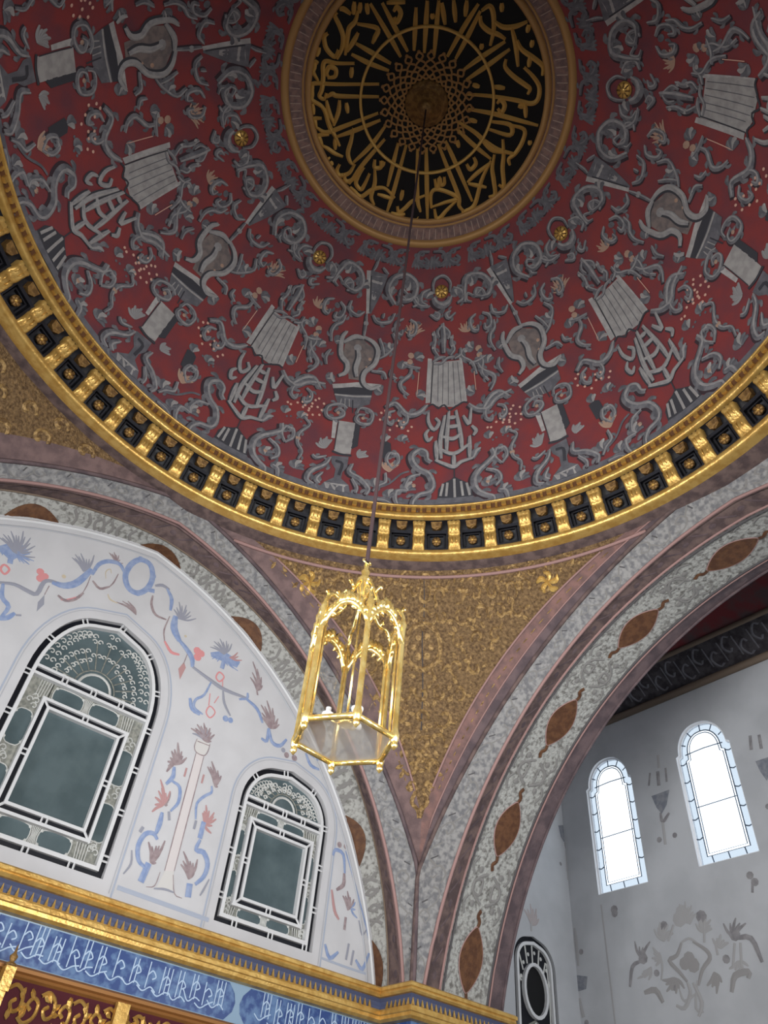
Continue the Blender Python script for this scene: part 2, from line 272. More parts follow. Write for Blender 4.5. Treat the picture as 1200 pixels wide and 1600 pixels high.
TRACE = {
'shell': [('f','tan',0.03,[(0.5,3.71),(0.67,3.77),(0.64,3.88),(0.56,3.94),(0.47,3.96),(0.37,3.92),(0.32,3.81)]),
 ('f','tan',0.03,[(-0.42,3.71),(-0.26,3.8),(-0.3,3.88),(-0.41,3.89),(-0.53,3.85),(-0.59,3.76)])],
'tablet_crest': [('s','g',0.07,[(0.01,3.91),(0,3.71),(0.01,3.39)]),
 ('s','g',0.05,[(0.17,3.78),(0.15,3.63),(0.18,3.47),(0.1,3.33)]),
 ('s','g',0.05,[(-0.15,3.69),(-0.13,3.56),(-0.17,3.44),(-0.1,3.34)]),
 ('s','g',0.045,[(-0.4,3.42),(-0.32,3.41),(-0.26,3.32),(-0.17,3.28)]),
 ('s','g',0.045,[(0.21,3.24),(0.1,3.31),(-0.01,3.32)]),
 ('b','lt',0.035,[(0.01,3.86),(0.17,3.73),(-0.14,3.65),(0.18,3.49),(-0.15,3.51),(-0.37,3.39)]),
 ('s','g',0.04,[(0.03,3.87),(0.1,3.78),(0.08,3.67)]),
 ('s','g',0.04,[(-0.01,3.86),(-0.1,3.74),(-0.07,3.63)])],
'tablet': [('p','lt',0,[(0.22,3.24),(-0.26,3.24),(-0.31,2.9),(-0.34,2.48),(-0.16,2.4),(-0.05,2.44),(0.12,2.42),(0.26,2.49),(0.24,2.9)]),
 ('p','lt2',0,[(0.29,3.31),(0.22,3.3),(0.24,2.94),(0.27,2.5),(0.35,2.49),(0.32,2.94)]),
 ('p','lt2',0,[(-0.25,3.29),(-0.3,3.28),(-0.36,2.49),(-0.34,2.47)]),
 ('l','dk',0.018,[(0.2,3.24),(0.23,2.9),(0.26,2.49)]),
 ('l','md',0.01,[(0.11,3.22),(0.14,2.52)]),
 ('l','md',0.01,[(0.03,3.21),(0.06,2.47)]),
 ('l','md',0.01,[(-0.06,3.22),(-0.04,2.44)]),
 ('l','md',0.01,[(-0.14,3.22),(-0.15,2.45)]),
 ('l','md',0.01,[(-0.22,3.21),(-0.26,2.48)]),
 ('l','dk',0.03,[(0.31,2.43),(0.23,2.47),(0.14,2.39)]),
 ('l','dk',0.03,[(0.14,2.38),(0.03,2.45),(-0.05,2.34),(-0.18,2.42)]),
 ('l','dk',0.03,[(-0.18,2.41),(-0.29,2.47),(-0.37,2.45)]),
 ('s','g',0.04,[(0.19,3.2),(0.06,3.21),(-0.04,3.3),(-0.17,3.31)])],
'figure': [('b','tan',0.055,[(0.58,3.35)]),
 ('b','tan',0.05,[(0.6,3.24)]),
 ('s','g',0.05,[(0.72,3.2),(0.59,3.15),(0.43,3.13)]),
 ('s','g',0.055,[(0.58,3.12),(0.61,3),(0.77,2.85),(0.75,2.72),(0.64,2.63)]),
 ('l','pk',0.012,[(0.45,3.06),(0.5,2.61)])],
'figure2': [('b','tan',0.055,[(-0.59,3.39)]),
 ('b','tan',0.05,[(-0.6,3.28)]),
 ('s','g',0.05,[(-0.42,3.16),(-0.56,3.17),(-0.7,3.23)]),
 ('s','g',0.055,[(-0.56,3.13),(-0.64,3),(-0.83,2.86),(-0.83,2.73),(-0.76,2.6)]),
 ('l','pk',0.012,[(-0.5,3),(-0.52,2.66)])],
'garland': [('s','g',0.075,[(1.04,2.36),(0.87,2.46),(0.67,2.27),(0.47,2.31),(0.33,2.45)]),
 ('b','md',0.03,[(0.95,2.41),(0.78,2.36),(0.58,2.25)])],
'garland2': [('s','g',0.075,[(-0.38,2.42),(-0.53,2.3),(-0.7,2.29),(-0.86,2.44),(-1.11,2.51)]),
 ('b','md',0.03,[(-0.62,2.28),(-0.79,2.39),(-0.97,2.48)])],
'flowers': [('b','pk',0.022,[(1.11,2.25),(1.04,2.3),(0.97,2.19),(1.04,2.04),(0.96,1.95),(0.84,2.04),(0.81,2.14),(0.76,2.02),(0.72,2.12),(0.65,1.96),(0.59,2.04),(1.13,2.12)]),
 ('b','md',0.02,[(0.86,1.79),(0.76,1.78),(0.71,1.73),(0.64,1.76)])],
'flowers2': [('b','pk',0.022,[(-0.69,1.93),(-0.75,1.92),(-0.84,2),(-0.91,2.05),(-0.97,2.01),(-1.06,1.94),(-1.08,2.03),(-1.01,1.86)]),
 ('b','md',0.02,[(-0.77,1.68),(-0.83,1.71),(-0.94,1.73),(-1.02,1.69)])],
'trellis': [('S','g',0.05,[(-0.05,2.32),(-0.01,1.86),(0,1.54)]),
 ('S','g',0.05,[(-0.17,2.33),(-0.24,1.86),(-0.26,1.56)]),
 ('S','g',0.05,[(0.02,2.25),(0.1,1.79),(0.09,1.42)]),
 ('S','g',0.05,[(-0.39,1.82),(-0.38,1.4)]),
 ('S','g',0.05,[(0.06,1.85),(-0.11,1.8),(-0.25,1.89)]),
 ('S','g',0.05,[(0.13,1.62),(-0.12,1.51),(-0.39,1.68)]),
 ('S','g',0.05,[(0.19,1.4),(0.02,1.31),(-0.12,1.25),(-0.24,1.34),(-0.43,1.39)]),
 ('S','g',0.05,[(0.18,1.77),(0.16,1.4)]),
 ('S','g',0.05,[(-0.12,1.5),(-0.12,1.23)]),
 ('S','g',0.05,[(-0.05,2.2),(-0.16,2.21)]),
 ('S','g',0.05,[(-0,2.03),(-0.22,2.04)]),
 ('l','dk',0.02,[(-0.12,1.24),(-0.12,1.05)]),
 ('S','g',0.045,[(0.3,2.31),(0.3,2.14),(0.21,1.99),(0.12,2.12),(0.18,2.21)]),
 ('S','g',0.045,[(0.3,1.99),(0.35,1.9),(0.31,1.78),(0.24,1.85)]),
 ('S','g',0.045,[(-0.43,2.34),(-0.39,2.06),(-0.33,2.14),(-0.29,2.22)]),
 ('S','g',0.045,[(-0.43,2.01),(-0.5,1.91),(-0.45,1.82)])],
'gadroon': [('p','dk',0,[(-0.06,1),(-0.12,1.06),(-0.2,1),(-0.33,0.92),(-0.4,0.79),(-0.42,0.63),(0.15,0.62),(0.14,0.81),(0.07,0.93)]),
 ('p','md',0,[(0.15,0.64),(-0.42,0.64),(-0.51,0.52),(0.2,0.5)]),
 ('l','lt',0.04,[(0.06,0.92),(0.1,0.67)]),
 ('l','lt',0.04,[(-0.01,0.94),(0.01,0.66)]),
 ('l','lt',0.04,[(-0.12,1.01),(-0.13,0.63)]),
 ('l','lt',0.04,[(-0.23,0.95),(-0.26,0.65)]),
 ('l','lt',0.04,[(-0.32,0.91),(-0.37,0.65)])],
'scroll': [('s','g',0.085,[(0.26,1.36),(0.33,1.42),(0.35,1.55),(0.46,1.6),(0.58,1.49),(0.56,1.34),(0.46,1.22),(0.3,1.12),(0.23,0.91),(0.29,0.76),(0.45,0.7),(0.54,0.58),(0.56,0.46)]),
 ('s','g',0.06,[(0.44,1.12),(0.61,1.05),(0.68,0.87),(0.63,0.77)]),
 ('s','g',0.06,[(0.64,0.77),(0.81,0.76),(0.83,0.6),(0.79,0.48)]),
 ('b','tan',0.04,[(0.54,0.89)]),
 ('b','md',0.04,[(0.74,0.6)])],
'scroll2': [('s','g',0.085,[(-0.42,1.38),(-0.48,1.51),(-0.55,1.55)]),
 ('s','g',0.085,[(-0.74,1.51),(-0.77,1.38),(-0.65,1.25),(-0.52,1.13),(-0.44,0.96),(-0.48,0.75),(-0.61,0.63),(-0.73,0.56),(-0.75,0.43)]),
 ('s','g',0.06,[(-0.64,1.14),(-0.81,1.06),(-0.87,0.9),(-0.78,0.78)]),
 ('b','tan',0.045,[(-0.66,0.88)]),
 ('s','g',0.06,[(-0.83,0.68),(-0.94,0.64),(-0.98,0.46)])],
'sphinx': [('f','tan',0.05,[(0.95,1.13),(1.08,1.32),(1,1.35),(0.89,1.33),(0.8,1.29)]),
 ('s','g',0.05,[(1.01,1.1),(1,0.92),(1.12,0.82),(1.2,0.7)]),
 ('l','md',0.035,[(1.16,0.76),(0.94,0.89),(0.76,1.1),(0.62,1.17)]),
 ('p','dk',0,[(1.12,1.69),(1.03,1.74),(0.94,1.69),(0.93,1.54),(1,1.38),(1.1,1.39)]),
 ('s','g',0.05,[(1.15,0.55),(0.98,0.53),(0.85,0.43)])],
'spire': [('p','lt2',0,[(0.24,4.64),(0.17,4.66),(0.02,3.96),(0.07,3.94)]),
 ('p','md',0,[(0.17,4.67),(0.07,4.67),(-0.14,4.67),(-0.1,4.33),(-0.01,3.96),(0.02,3.96)]),
 ('p','lt',0,[(0.13,4.58),(-0.1,4.63),(-0.02,4.2),(0.02,4.13)]),
 ('l','dk',0.02,[(0.14,4.58),(0.02,3.99)]),
 ('s','g',0.04,[(0.06,3.94),(0.03,3.75),(0.01,3.49)]),
 ('s','g',0.04,[(0.08,4.91),(0.1,4.76),(0.13,4.67)]),
 ('b','g2',0.045,[(0.03,3.78)]),
 ('s','g',0.04,[(-0.02,4.77),(-0.14,4.68)])],
'c_scroll': [('s','g',0.08,[(0.78,4.22),(0.71,4.43),(0.58,4.63),(0.35,4.59),(0.26,4.4),(0.35,4.25),(0.49,4.24)]),
 ('s','g',0.045,[(0.47,4.25),(0.56,4.3),(0.5,4.4),(0.41,4.36)]),
 ('s','g',0.05,[(0.37,4.07),(0.37,3.92),(0.21,3.87),(0.11,3.96)])],
'c_scroll2': [('s','g',0.08,[(-0.37,4.2),(-0.2,4.41),(-0.23,4.62),(-0.43,4.72),(-0.64,4.59),(-0.66,4.37),(-0.49,4.29),(-0.4,4.39)]),
 ('s','g',0.045,[(-0.4,4.39),(-0.44,4.47),(-0.54,4.41)]),
 ('s','g',0.05,[(-0.66,4.35),(-0.79,4.23),(-0.98,4.21)]),
 ('s','g',0.05,[(-0.05,3.95),(-0.16,3.85),(-0.36,3.9),(-0.41,4.05)]),
 ('s','g',0.04,[(-0.23,4.02),(-0.23,3.93)])],
'tendril': [('s','g',0.05,[(0.54,3.28),(0.58,3.44),(0.54,3.57),(0.44,3.67),(0.41,3.8)]),
 ('s','g',0.05,[(0.53,2.86),(0.57,2.99),(0.52,3.14)]),
 ('b','md',0.05,[(0.59,3.9),(0.79,3.35),(0.88,3.01),(0.82,2.89),(0.85,3.14)]),
 ('s','g',0.05,[(1.1,3.45),(1.12,3.3),(0.98,3.16),(0.96,2.94)]),
 ('s','g',0.05,[(0.84,3.32),(0.8,3.16),(0.87,2.95),(0.79,2.78)])],
'tendril2': [('s','g',0.05,[(-0.46,3.71),(-0.56,3.55),(-0.46,3.35),(-0.34,3.23)]),
 ('s','g',0.045,[(-0.26,3.58),(-0.35,3.43),(-0.4,3.29)]),
 ('s','g',0.05,[(-0.25,2.98),(-0.45,2.99),(-0.53,2.88)]),
 ('s','g',0.045,[(-0.58,3.07),(-0.6,2.96),(-0.71,2.91)]),
 ('b','md',0.03,[(-0.4,3.49)])],
'shield': [('p','tand',0,[(0.3,3.34),(0.15,3.46),(0.01,3.49),(-0.27,3.35),(-0.28,3.11),(-0.15,2.9),(-0.13,2.77),(0.1,2.74),(0.17,2.99),(0.29,3.1)]),
 ('S','g',0.06,[(0.32,3.54),(0.37,3.4),(0.32,3.12),(0.18,3),(0.17,2.84),(0.28,2.74)]),
 ('S','g',0.055,[(0.33,3.34),(0.16,3.5),(0,3.52)]),
 ('S','g',0.06,[(0.01,3.54),(-0.17,3.49),(-0.29,3.35),(-0.28,3.11),(-0.15,2.93),(-0.16,2.75),(-0.31,2.66),(-0.46,2.75)]),
 ('b','g2',0.07,[(0.07,3.32)]),
 ('S','g',0.06,[(0.07,3.32),(0.01,3.16),(0.02,2.97),(-0.03,2.81)]),
 ('S','g',0.04,[(0.41,2.75),(0.39,2.67),(0.33,2.6)]),
 ('b','tan',0.03,[(-0.18,3.18),(-0.16,3.02)])],
'capital': [('p','lt2',0,[(0.35,2.56),(-0.05,2.72),(-0.44,2.77),(-0.35,2.67),(-0.01,2.62),(0.32,2.49)]),
 ('p','dk',0,[(0.32,2.49),(-0.01,2.62),(-0.35,2.67),(-0.35,2.54),(-0.04,2.48),(0.28,2.4)]),
 ('p','md',0,[(0.28,2.4),(-0.04,2.48),(-0.35,2.55),(-0.35,2.37),(-0.12,2.24),(0.18,2.23)]),
 ('l','lt',0.03,[(0.27,2.39),(-0.05,2.45),(-0.35,2.52)]),
 ('l','lt',0.015,[(0.14,2.35),(0.14,2.24)]),
 ('l','lt',0.015,[(0.08,2.37),(0.06,2.25)]),
 ('l','lt',0.015,[(0.01,2.38),(-0.02,2.24)]),
 ('l','dk',0.02,[(-0.05,2.38),(-0.1,2.14)])],
'volute': [('s','g',0.05,[(0.01,2.2),(0.11,2.25),(0.24,2.21),(0.34,2.11),(0.32,1.97),(0.19,1.95),(0.06,2.03),(0.05,2.12),(0.15,2.16),(0.2,2.08)]),
 ('b','tan',0.03,[(0.14,2.08)]),
 ('s','g',0.05,[(-0.17,2.15),(-0.2,2.26),(-0.34,2.27),(-0.44,2.19),(-0.42,2.02),(-0.29,1.98),(-0.18,2.03),(-0.2,2.13),(-0.31,2.16)]),
 ('b','tan',0.03,[(-0.29,2.09)])],
'column': [('p','lt',0,[(0.1,1.94),(-0.18,1.97),(-0.2,1.65),(-0.21,1.36),(-0.07,1.33),(0.07,1.35),(0.08,1.63)]),
 ('p','lt2',0,[(0.2,1.92),(0.12,1.93),(0.1,1.59),(0.16,1.58)]),
 ('p','dk',0,[(-0.18,1.97),(-0.27,1.97),(-0.3,1.54),(-0.2,1.45)]),
 ('l','dk',0.014,[(0.1,1.92),(0.07,1.37)]),
 ('l','dk',0.04,[(0.1,1.33),(-0.05,1.31),(-0.23,1.33)])],
'urn': [('p','md',0,[(0.09,1.24),(-0.19,1.3),(-0.2,1.09),(-0.14,0.97),(-0.14,0.84),(-0.28,0.74),(-0.33,0.58),(0.18,0.56),(0.12,0.69),(-0.02,0.83),(-0.02,1),(0.07,1.11)]),
 ('p','lt',0,[(0.12,0.69),(-0.28,0.74),(-0.29,0.58),(0.12,0.58)]),
 ('l','dk',0.05,[(0.01,1.16),(-0.11,1.13),(-0.09,0.89)]),
 ('s','g',0.07,[(0.11,1.2),(0.17,1.04),(0.36,0.84),(0.4,0.65),(0.29,0.59)]),
 ('s','g',0.06,[(0.18,0.87),(0.26,0.71),(0.19,0.63)]),
 ('s','g',0.07,[(-0.27,1.17),(-0.25,1),(-0.44,0.91),(-0.6,0.74),(-0.57,0.6)]),
 ('s','g',0.05,[(-0.31,0.88),(-0.41,0.73),(-0.41,0.6)]),
 ('f','g2',0.06,[(0.21,1.36),(0.39,1.4),(0.33,1.52),(0.23,1.58),(0.14,1.55)]),
 ('f','g2',0.06,[(-0.35,1.32),(-0.35,1.49),(-0.46,1.48),(-0.51,1.39)]),
 ('s','g',0.05,[(0.4,1.16),(0.33,1.12),(0.18,1.21)])],
'garland3': [('s','g',0.08,[(1.03,2.27),(0.84,2.48),(0.67,2.53),(0.54,2.4)]),
 ('b','pk',0.022,[(0.74,1.96),(0.71,2.07),(0.66,2.19),(0.63,1.98),(0.6,2.09),(0.56,2.17),(0.51,2.22),(0.64,1.85),(0.55,1.89),(0.44,1.93),(0.42,2.03),(0.41,2.16),(0.5,2.06)]),
 ('s','g',0.045,[(0.68,1.8),(0.56,1.69),(0.69,1.47),(0.68,1.28),(0.58,1.15),(0.61,0.97)]),
 ('b','tan',0.045,[(0.69,1.37)])],
'letters': [('l','gold',0.06,[(-1.86,-0.01),(-1.79,0.05),(-1.62,0.1),(-1.5,0.17),(-1.42,0.3),(-1.39,0.45)]),
 ('l','gold',0.06,[(-1.54,-0.22),(-1.49,-0.09),(-1.5,0.03),(-1.43,0.16),(-1.33,0.33)]),
 ('l','gold',0.06,[(-1.69,0.28),(-1.7,0.36),(-1.59,0.45),(-1.43,0.45),(-1.45,0.34)]),
 ('l','gold',0.06,[(-1.37,-0.02),(-1.35,0.11),(-1.34,0.28)]),
 ('l','gold',0.06,[(-1.16,0.32),(-1.35,0.49),(-1.49,0.58),(-1.49,0.66),(-1.4,0.77),(-1.31,0.92),(-1.28,1.02),(-1.2,1),(-1.23,0.91)]),
 ('l','gold',0.06,[(-1.34,0.74),(-1.27,0.65),(-1.32,0.57),(-1.41,0.61),(-1.39,0.7),(-1.34,0.72)]),
 ('l','gold',0.06,[(-1.42,0.87),(-1.57,0.84),(-1.66,0.8),(-1.66,0.72),(-1.56,0.68)]),
 ('l','gold',0.06,[(-0.71,0.28),(-1.18,0.71),(-1.44,0.93),(-1.51,1.06),(-1.47,1.15),(-1.34,1.15),(-1.16,1.11),(-1.01,1.18),(-0.86,1.25)]),
 ('l','gold',0.06,[(-0.6,0.41),(-1.05,0.81),(-1.15,0.86),(-1.19,0.96)]),
 ('l','gold',0.06,[(-1.17,0.99),(-1.04,1.09),(-0.88,1.17)]),
 ('l','gold',0.06,[(-1.02,0.85),(-0.93,0.99),(-0.86,1.2)]),
 ('l','gold',0.06,[(-1.47,-0.4),(-0.99,-0.28),(-0.71,-0.2)]),
 ('l','gold',0.06,[(-1.35,-0.52),(-0.99,-0.41),(-0.68,-0.32)]),
 ('l','gold',0.06,[(-1.45,-0.09),(-1.2,-0.24),(-1.15,-0.13),(-1.13,-0.05)]),
 ('l','gold',0.06,[(-1.27,0.26),(-1.02,0.18),(-0.72,0.05)]),
 ('l','gold',0.06,[(-1.31,0.11),(-1.05,0.04),(-0.76,-0.04)]),
 ('l','gold',0.06,[(-1.56,-0.14),(-1.65,-0.27)]),
 ('l','gold',0.06,[(-1.51,-0.37),(-1.41,-0.28)]),
 ('l','gold',0.06,[(-1.58,-0.32),(-1.51,-0.21)]),
 ('l','gold',0.06,[(-1.16,-0.55),(-1.16,-0.62),(-1.07,-0.6),(-1.04,-0.48),(-1.11,-0.51)]),
 ('l','gold',0.06,[(-0.96,-0.8),(-0.62,-0.39)]),
 ('l','gold',0.06,[(-0.89,-0.96),(-0.5,-0.48)]),
 ('l','gold',0.06,[(-1.77,0.53),(-1.7,0.65)]),
 ('l','gold',0.06,[(-1.16,0.38),(-1.08,0.5)]),
 ('l','gold',0.06,[(-1.36,1.23),(-1.25,1.35)]),
 ('l','gold',0.06,[(-0.92,0.81),(-0.81,0.91)]),
 ('l','gold',0.06,[(-1.82,-0.06),(-1.7,-0.1),(-1.59,-0.12)]),
 ('l','gold',0.06,[(-1.3,-0.56),(-1.2,-0.67),(-1.11,-0.74)]),
 ('l','gold',0.06,[(-0.9,-0.96),(-0.49,-0.47)]),
 ('l','gold',0.06,[(-0.78,-1.07),(-0.36,-0.54)]),
 ('l','gold',0.06,[(-0.73,-1.08),(-0.51,-0.92)]),
 ('l','gold',0.06,[(-0.63,-1.21),(-0.42,-1.04)]),
 ('l','gold',0.06,[(-0.49,-1.33),(-0.37,-1.18)]),
 ('l','gold',0.06,[(-0.34,-1.41),(-0.29,-1.06),(-0.21,-0.66)]),
 ('l','gold',0.06,[(-0.26,-1.37),(-0.17,-1.03),(-0.1,-0.72)]),
 ('l','gold',0.06,[(-0.25,-1.38),(-0.21,-1.49),(-0.11,-1.47),(0.04,-1.34),(0.15,-1.17)]),
 ('l','gold',0.06,[(-0.22,-1.33),(-0.14,-1.27),(-0,-1.28),(0.13,-1.34),(0.25,-1.37)]),
 ('l','gold',0.06,[(-0.03,-1.41),(0.12,-1.45),(0.24,-1.57),(0.32,-1.72)]),
 ('l','gold',0.06,[(0.27,-1.35),(0.16,-0.99),(0.09,-0.71)]),
 ('l','gold',0.06,[(0.39,-1.33),(0.3,-0.96),(0.21,-0.63)]),
 ('l','gold',0.06,[(0.22,-1.52),(0.41,-1.42),(0.64,-1.26)]),
 ('l','gold',0.06,[(0.38,-1.47),(0.52,-1.44),(0.72,-1.48),(0.9,-1.5),(0.99,-1.42)]),
 ('l','gold',0.06,[(0.67,-1.46),(0.76,-1.36)]),
 ('l','gold',0.06,[(0.44,-1.21),(0.51,-1.13),(0.69,-1.13),(0.9,-1.17),(0.99,-1.18),(1.02,-1.11)]),
 ('l','gold',0.06,[(0.71,-1.31),(0.9,-1.32),(1.07,-1.29),(1.18,-1.17),(1.15,-1.06),(0.95,-0.94),(0.64,-0.73),(0.36,-0.51)]),
 ('l','gold',0.06,[(0.51,-0.37),(0.81,-0.57),(1.15,-0.76),(1.46,-0.93)]),
 ('l','gold',0.06,[(0.78,-0.72),(0.78,-0.79),(0.88,-0.78),(0.92,-0.68),(0.83,-0.68)]),
 ('l','gold',0.06,[(1.09,-1),(1.24,-0.88)]),
 ('l','gold',0.06,[(1.03,-0.91),(1.11,-0.96)]),
 ('l','gold',0.06,[(0.32,-0.65),(0.42,-0.7)]),
 ('l','gold',0.06,[(0.57,-0.84),(0.71,-0.94)]),
 ('l','gold',0.06,[(-0.11,-1.63),(-0.03,-1.56)]),
 ('l','gold',0.06,[(0.36,-1.71),(0.42,-1.63)]),
 ('l','gold',0.06,[(0.54,-1.62),(0.6,-1.55)]),
 ('l','gold',0.06,[(0.04,-1.11),(0.09,-1.05)]),
 ('l','gold',0.06,[(-0.74,-0.9),(-0.69,-0.85)]),
 ('l','gold',0.06,[(-1.15,1.55),(-0.88,1.35),(-0.73,1.09),(-0.46,0.59)]),
 ('l','gold',0.06,[(-0.72,1.29),(-0.57,1.03),(-0.37,0.64)]),
 ('l','gold',0.06,[(-1.12,1.5),(-1.18,1.45),(-1.14,1.32),(-1.06,1.24)]),
 ('l','gold',0.06,[(-1.24,1.13),(-1.11,1.12),(-0.91,1.25),(-0.76,1.3),(-0.6,1.37)]),
 ('l','gold',0.06,[(-0.87,1.67),(-0.95,1.62),(-0.95,1.48),(-0.83,1.35)]),
 ('l','gold',0.06,[(-0.87,1.67),(-0.72,1.53),(-0.59,1.51),(-0.46,1.46)]),
 ('l','gold',0.06,[(-0.73,1.33),(-0.62,1.46)]),
 ('l','gold',0.06,[(-0.61,1.01),(-0.52,1.18),(-0.44,1.36),(-0.33,1.44),(-0.26,1.44)]),
 ('l','gold',0.06,[(-0.26,0.66),(-0.24,1.04),(-0.28,1.41)]),
 ('l','gold',0.06,[(-0.14,0.8),(-0.15,1.32),(-0.12,1.72)]),
 ('l','gold',0.06,[(-0.43,1.58),(-0.4,1.69),(-0.32,1.73),(-0.23,1.59),(-0.25,1.41)]),
 ('l','gold',0.06,[(-0.29,1.64),(-0.2,1.72),(-0.13,1.65),(-0.11,1.38)]),
 ('l','gold',0.06,[(-0.11,1.35),(-0.09,1.51),(-0.04,1.64),(0.08,1.66),(0.07,1.54),(0.02,1.36)]),
 ('l','gold',0.06,[(-0.08,1.78),(0.01,1.85),(0.16,1.76),(0.22,1.53),(0.35,1.38),(0.58,1.38)]),
 ('l','gold',0.06,[(0.03,1.25),(0.18,1.42),(0.28,1.63),(0.41,1.72)]),
 ('l','gold',0.06,[(0.33,1.53),(0.58,1.41)]),
 ('l','gold',0.06,[(0.05,0.7),(0.37,1.32)]),
 ('l','gold',0.06,[(0.16,0.63),(0.5,1.32),(0.67,1.72)]),
 ('l','gold',0.06,[(0.59,1.19),(0.68,1.34)]),
 ('l','gold',0.06,[(0.7,1.45),(0.79,1.51),(0.82,1.39),(0.83,1.22),(0.92,1.01)]),
 ('l','gold',0.06,[(0.7,1.61),(0.86,1.63),(0.89,1.46)]),
 ('l','gold',0.06,[(0.33,0.56),(0.84,1.11),(1.05,1.26)]),
 ('l','gold',0.06,[(0.42,0.45),(1.23,1.28)]),
 ('l','gold',0.06,[(-0.66,1.69),(-0.65,1.78)]),
 ('l','gold',0.06,[(-0.6,1.74),(-0.54,1.8)]),
 ('l','gold',0.06,[(1.01,1.43),(1.08,1.5)]),
 ('l','gold',0.06,[(1.07,1.37),(1.14,1.44)]),
 ('l','gold',0.06,[(-0.06,1.14),(0.02,1.24),(0.09,1.17),(0.02,1.09)]),
 ('l','gold',0.06,[(0.07,1.06),(0.1,1.16)]),
 ('l','gold',0.06,[(0.43,0.47),(1.23,1.28)]),
 ('l','gold',0.06,[(1.14,1.09),(0.97,0.91),(1.03,0.78),(1.34,0.67),(1.24,0.87),(1.13,1.08)]),
 ('l','gold',0.06,[(1.36,0.71),(1.35,0.95),(1.39,1.13),(1.31,1.15),(1.18,1.06)]),
 ('l','gold',0.06,[(0.52,0.29),(0.84,0.43),(1.32,0.64),(1.45,0.75),(1.64,0.79)]),
 ('l','gold',0.06,[(0.57,0.18),(0.9,0.3),(1.55,0.55)]),
 ('l','gold',0.06,[(1.31,-0.1),(1.42,0.21),(1.62,0.56),(1.68,0.78),(1.56,0.8)]),
 ('l','gold',0.06,[(1.28,0.39),(1.29,0.19),(1.33,-0.08)]),
 ('l','gold',0.06,[(1.3,0.4),(1.56,0.24)]),
 ('l','gold',0.06,[(0.57,-0.06),(0.91,-0.07),(1.29,-0.11)]),
 ('l','gold',0.06,[(0.51,-0.14),(0.87,-0.22),(1.19,-0.21),(1.36,-0.3)]),
 ('l','gold',0.06,[(1.28,-0.2),(1.41,-0.03),(1.56,0.08),(1.76,0.22),(1.7,0.32)]),
 ('l','gold',0.06,[(1.21,-0.44),(1.4,-0.28),(1.53,-0.14),(1.77,0.04),(1.67,0.08)]),
 ('l','gold',0.06,[(0.87,-0.47),(1.14,-0.65),(1.25,-0.55),(0.95,-0.39)]),
 ('l','gold',0.06,[(1.14,-0.65),(1.35,-0.75),(1.46,-0.62),(1.51,-0.43),(1.5,-0.3),(1.58,-0.25)]),
 ('l','gold',0.06,[(0.98,-0.23),(1.27,-0.28),(1.52,-0.42)]),
 ('l','gold',0.06,[(1.53,-0.71),(1.58,-0.66)]),
 ('l','gold',0.06,[(0.85,0.71),(0.97,0.79),(0.97,0.73),(0.9,0.65),(0.99,0.71),(1.02,0.66),(0.94,0.58)]),
 ('l','gold',0.06,[(1.06,0.2),(1.17,0.22),(1.17,0.1),(1.07,0.05)]),
 ('l','gold',0.06,[(0.7,0.05),(0.8,0.11)]),
 ('l','gold',0.06,[(0.62,-0.28),(0.74,-0.34)])],
'flower_blue': [('p','bl',0,[(-1.55,6.06),(-1.49,6.14),(-1.41,6.24),(-1.27,6.28),(-1.14,6.21),(-1.23,6.12),(-1.29,6.01),(-1.36,6),(-1.48,6.05)]),
 ('f','bg',0.035,[(-1.34,6.12),(-1.59,6.22),(-1.55,6.29),(-1.49,6.39),(-1.41,6.37),(-1.36,6.48),(-1.24,6.44),(-1.14,6.36),(-1.07,6.2)]),
 ('l','bl',0.05,[(-1.32,6.01),(-1.3,5.94)]),
 ('f','bl',0.03,[(-1.3,6.17),(-1.2,6.03),(-1.15,6.04),(-1.09,6.06),(-1.06,6.14)]),
 ('f','bl',0.03,[(-1.42,6.13),(-1.48,5.99),(-1.43,6),(-1.38,6.01)]),
 ('r','rd',0.03,[(-1.35,5.89),(-1.27,5.86),(-1.29,5.77),(-1.36,5.81)]),
 ('l','bl',0.045,[(-1.25,5.64),(-1.18,5.46),(-1.06,5.38),(-1.08,5.19)]),
 ('l','bl',0.05,[(-1.1,5.17),(-1.01,5.24),(-0.96,5.34)]),
 ('l','bg',0.02,[(-0.94,5.32),(-0.88,5.35)])],
'garland_blue': [('l','bg',0.045,[(-1.31,5.62),(-1.13,5.7),(-0.96,5.7),(-0.84,5.72),(-0.83,5.92),(-0.75,5.99),(-0.59,6.01)]),
 ('l','bl',0.075,[(-0.74,5.98),(-0.59,6.01),(-0.47,6.12),(-0.4,6.29),(-0.36,6.45)]),
 ('l','bl',0.05,[(-0.32,6.37),(-0.3,6.57),(-0.2,6.7),(-0.04,6.75),(0.07,6.66)]),
 ('f','bg',0.035,[(-0.44,6.35),(-0.66,6.47),(-0.64,6.54),(-0.58,6.6),(-0.48,6.56),(-0.41,6.68),(-0.39,6.54)]),
 ('f','bn',0.03,[(-0.11,6.74),(-0.24,6.84),(-0.18,6.89),(-0.1,6.88),(-0,6.79)]),
 ('b','rd',0.055,[(-0.93,6.04),(-0.85,6.01),(-0.89,5.95)]),
 ('b','tn',0.035,[(-0.64,6.14)]),
 ('l','bn',0.035,[(-0.6,5.84),(-0.49,5.82),(-0.38,5.91),(-0.32,6.05)]),
 ('l','rd',0.02,[(-0.54,5.8),(-0.46,5.85),(-0.38,5.94)]),
 ('l','bn',0.014,[(-0.33,6.03),(-0.32,6.18),(-0.33,6.34)]),
 ('l','bn',0.03,[(-0.28,6.29),(-0.15,6.23),(-0.04,6.33)]),
 ('l','bn',0.016,[(-0.04,6.33),(-0.01,6.43),(-0,6.59)]),
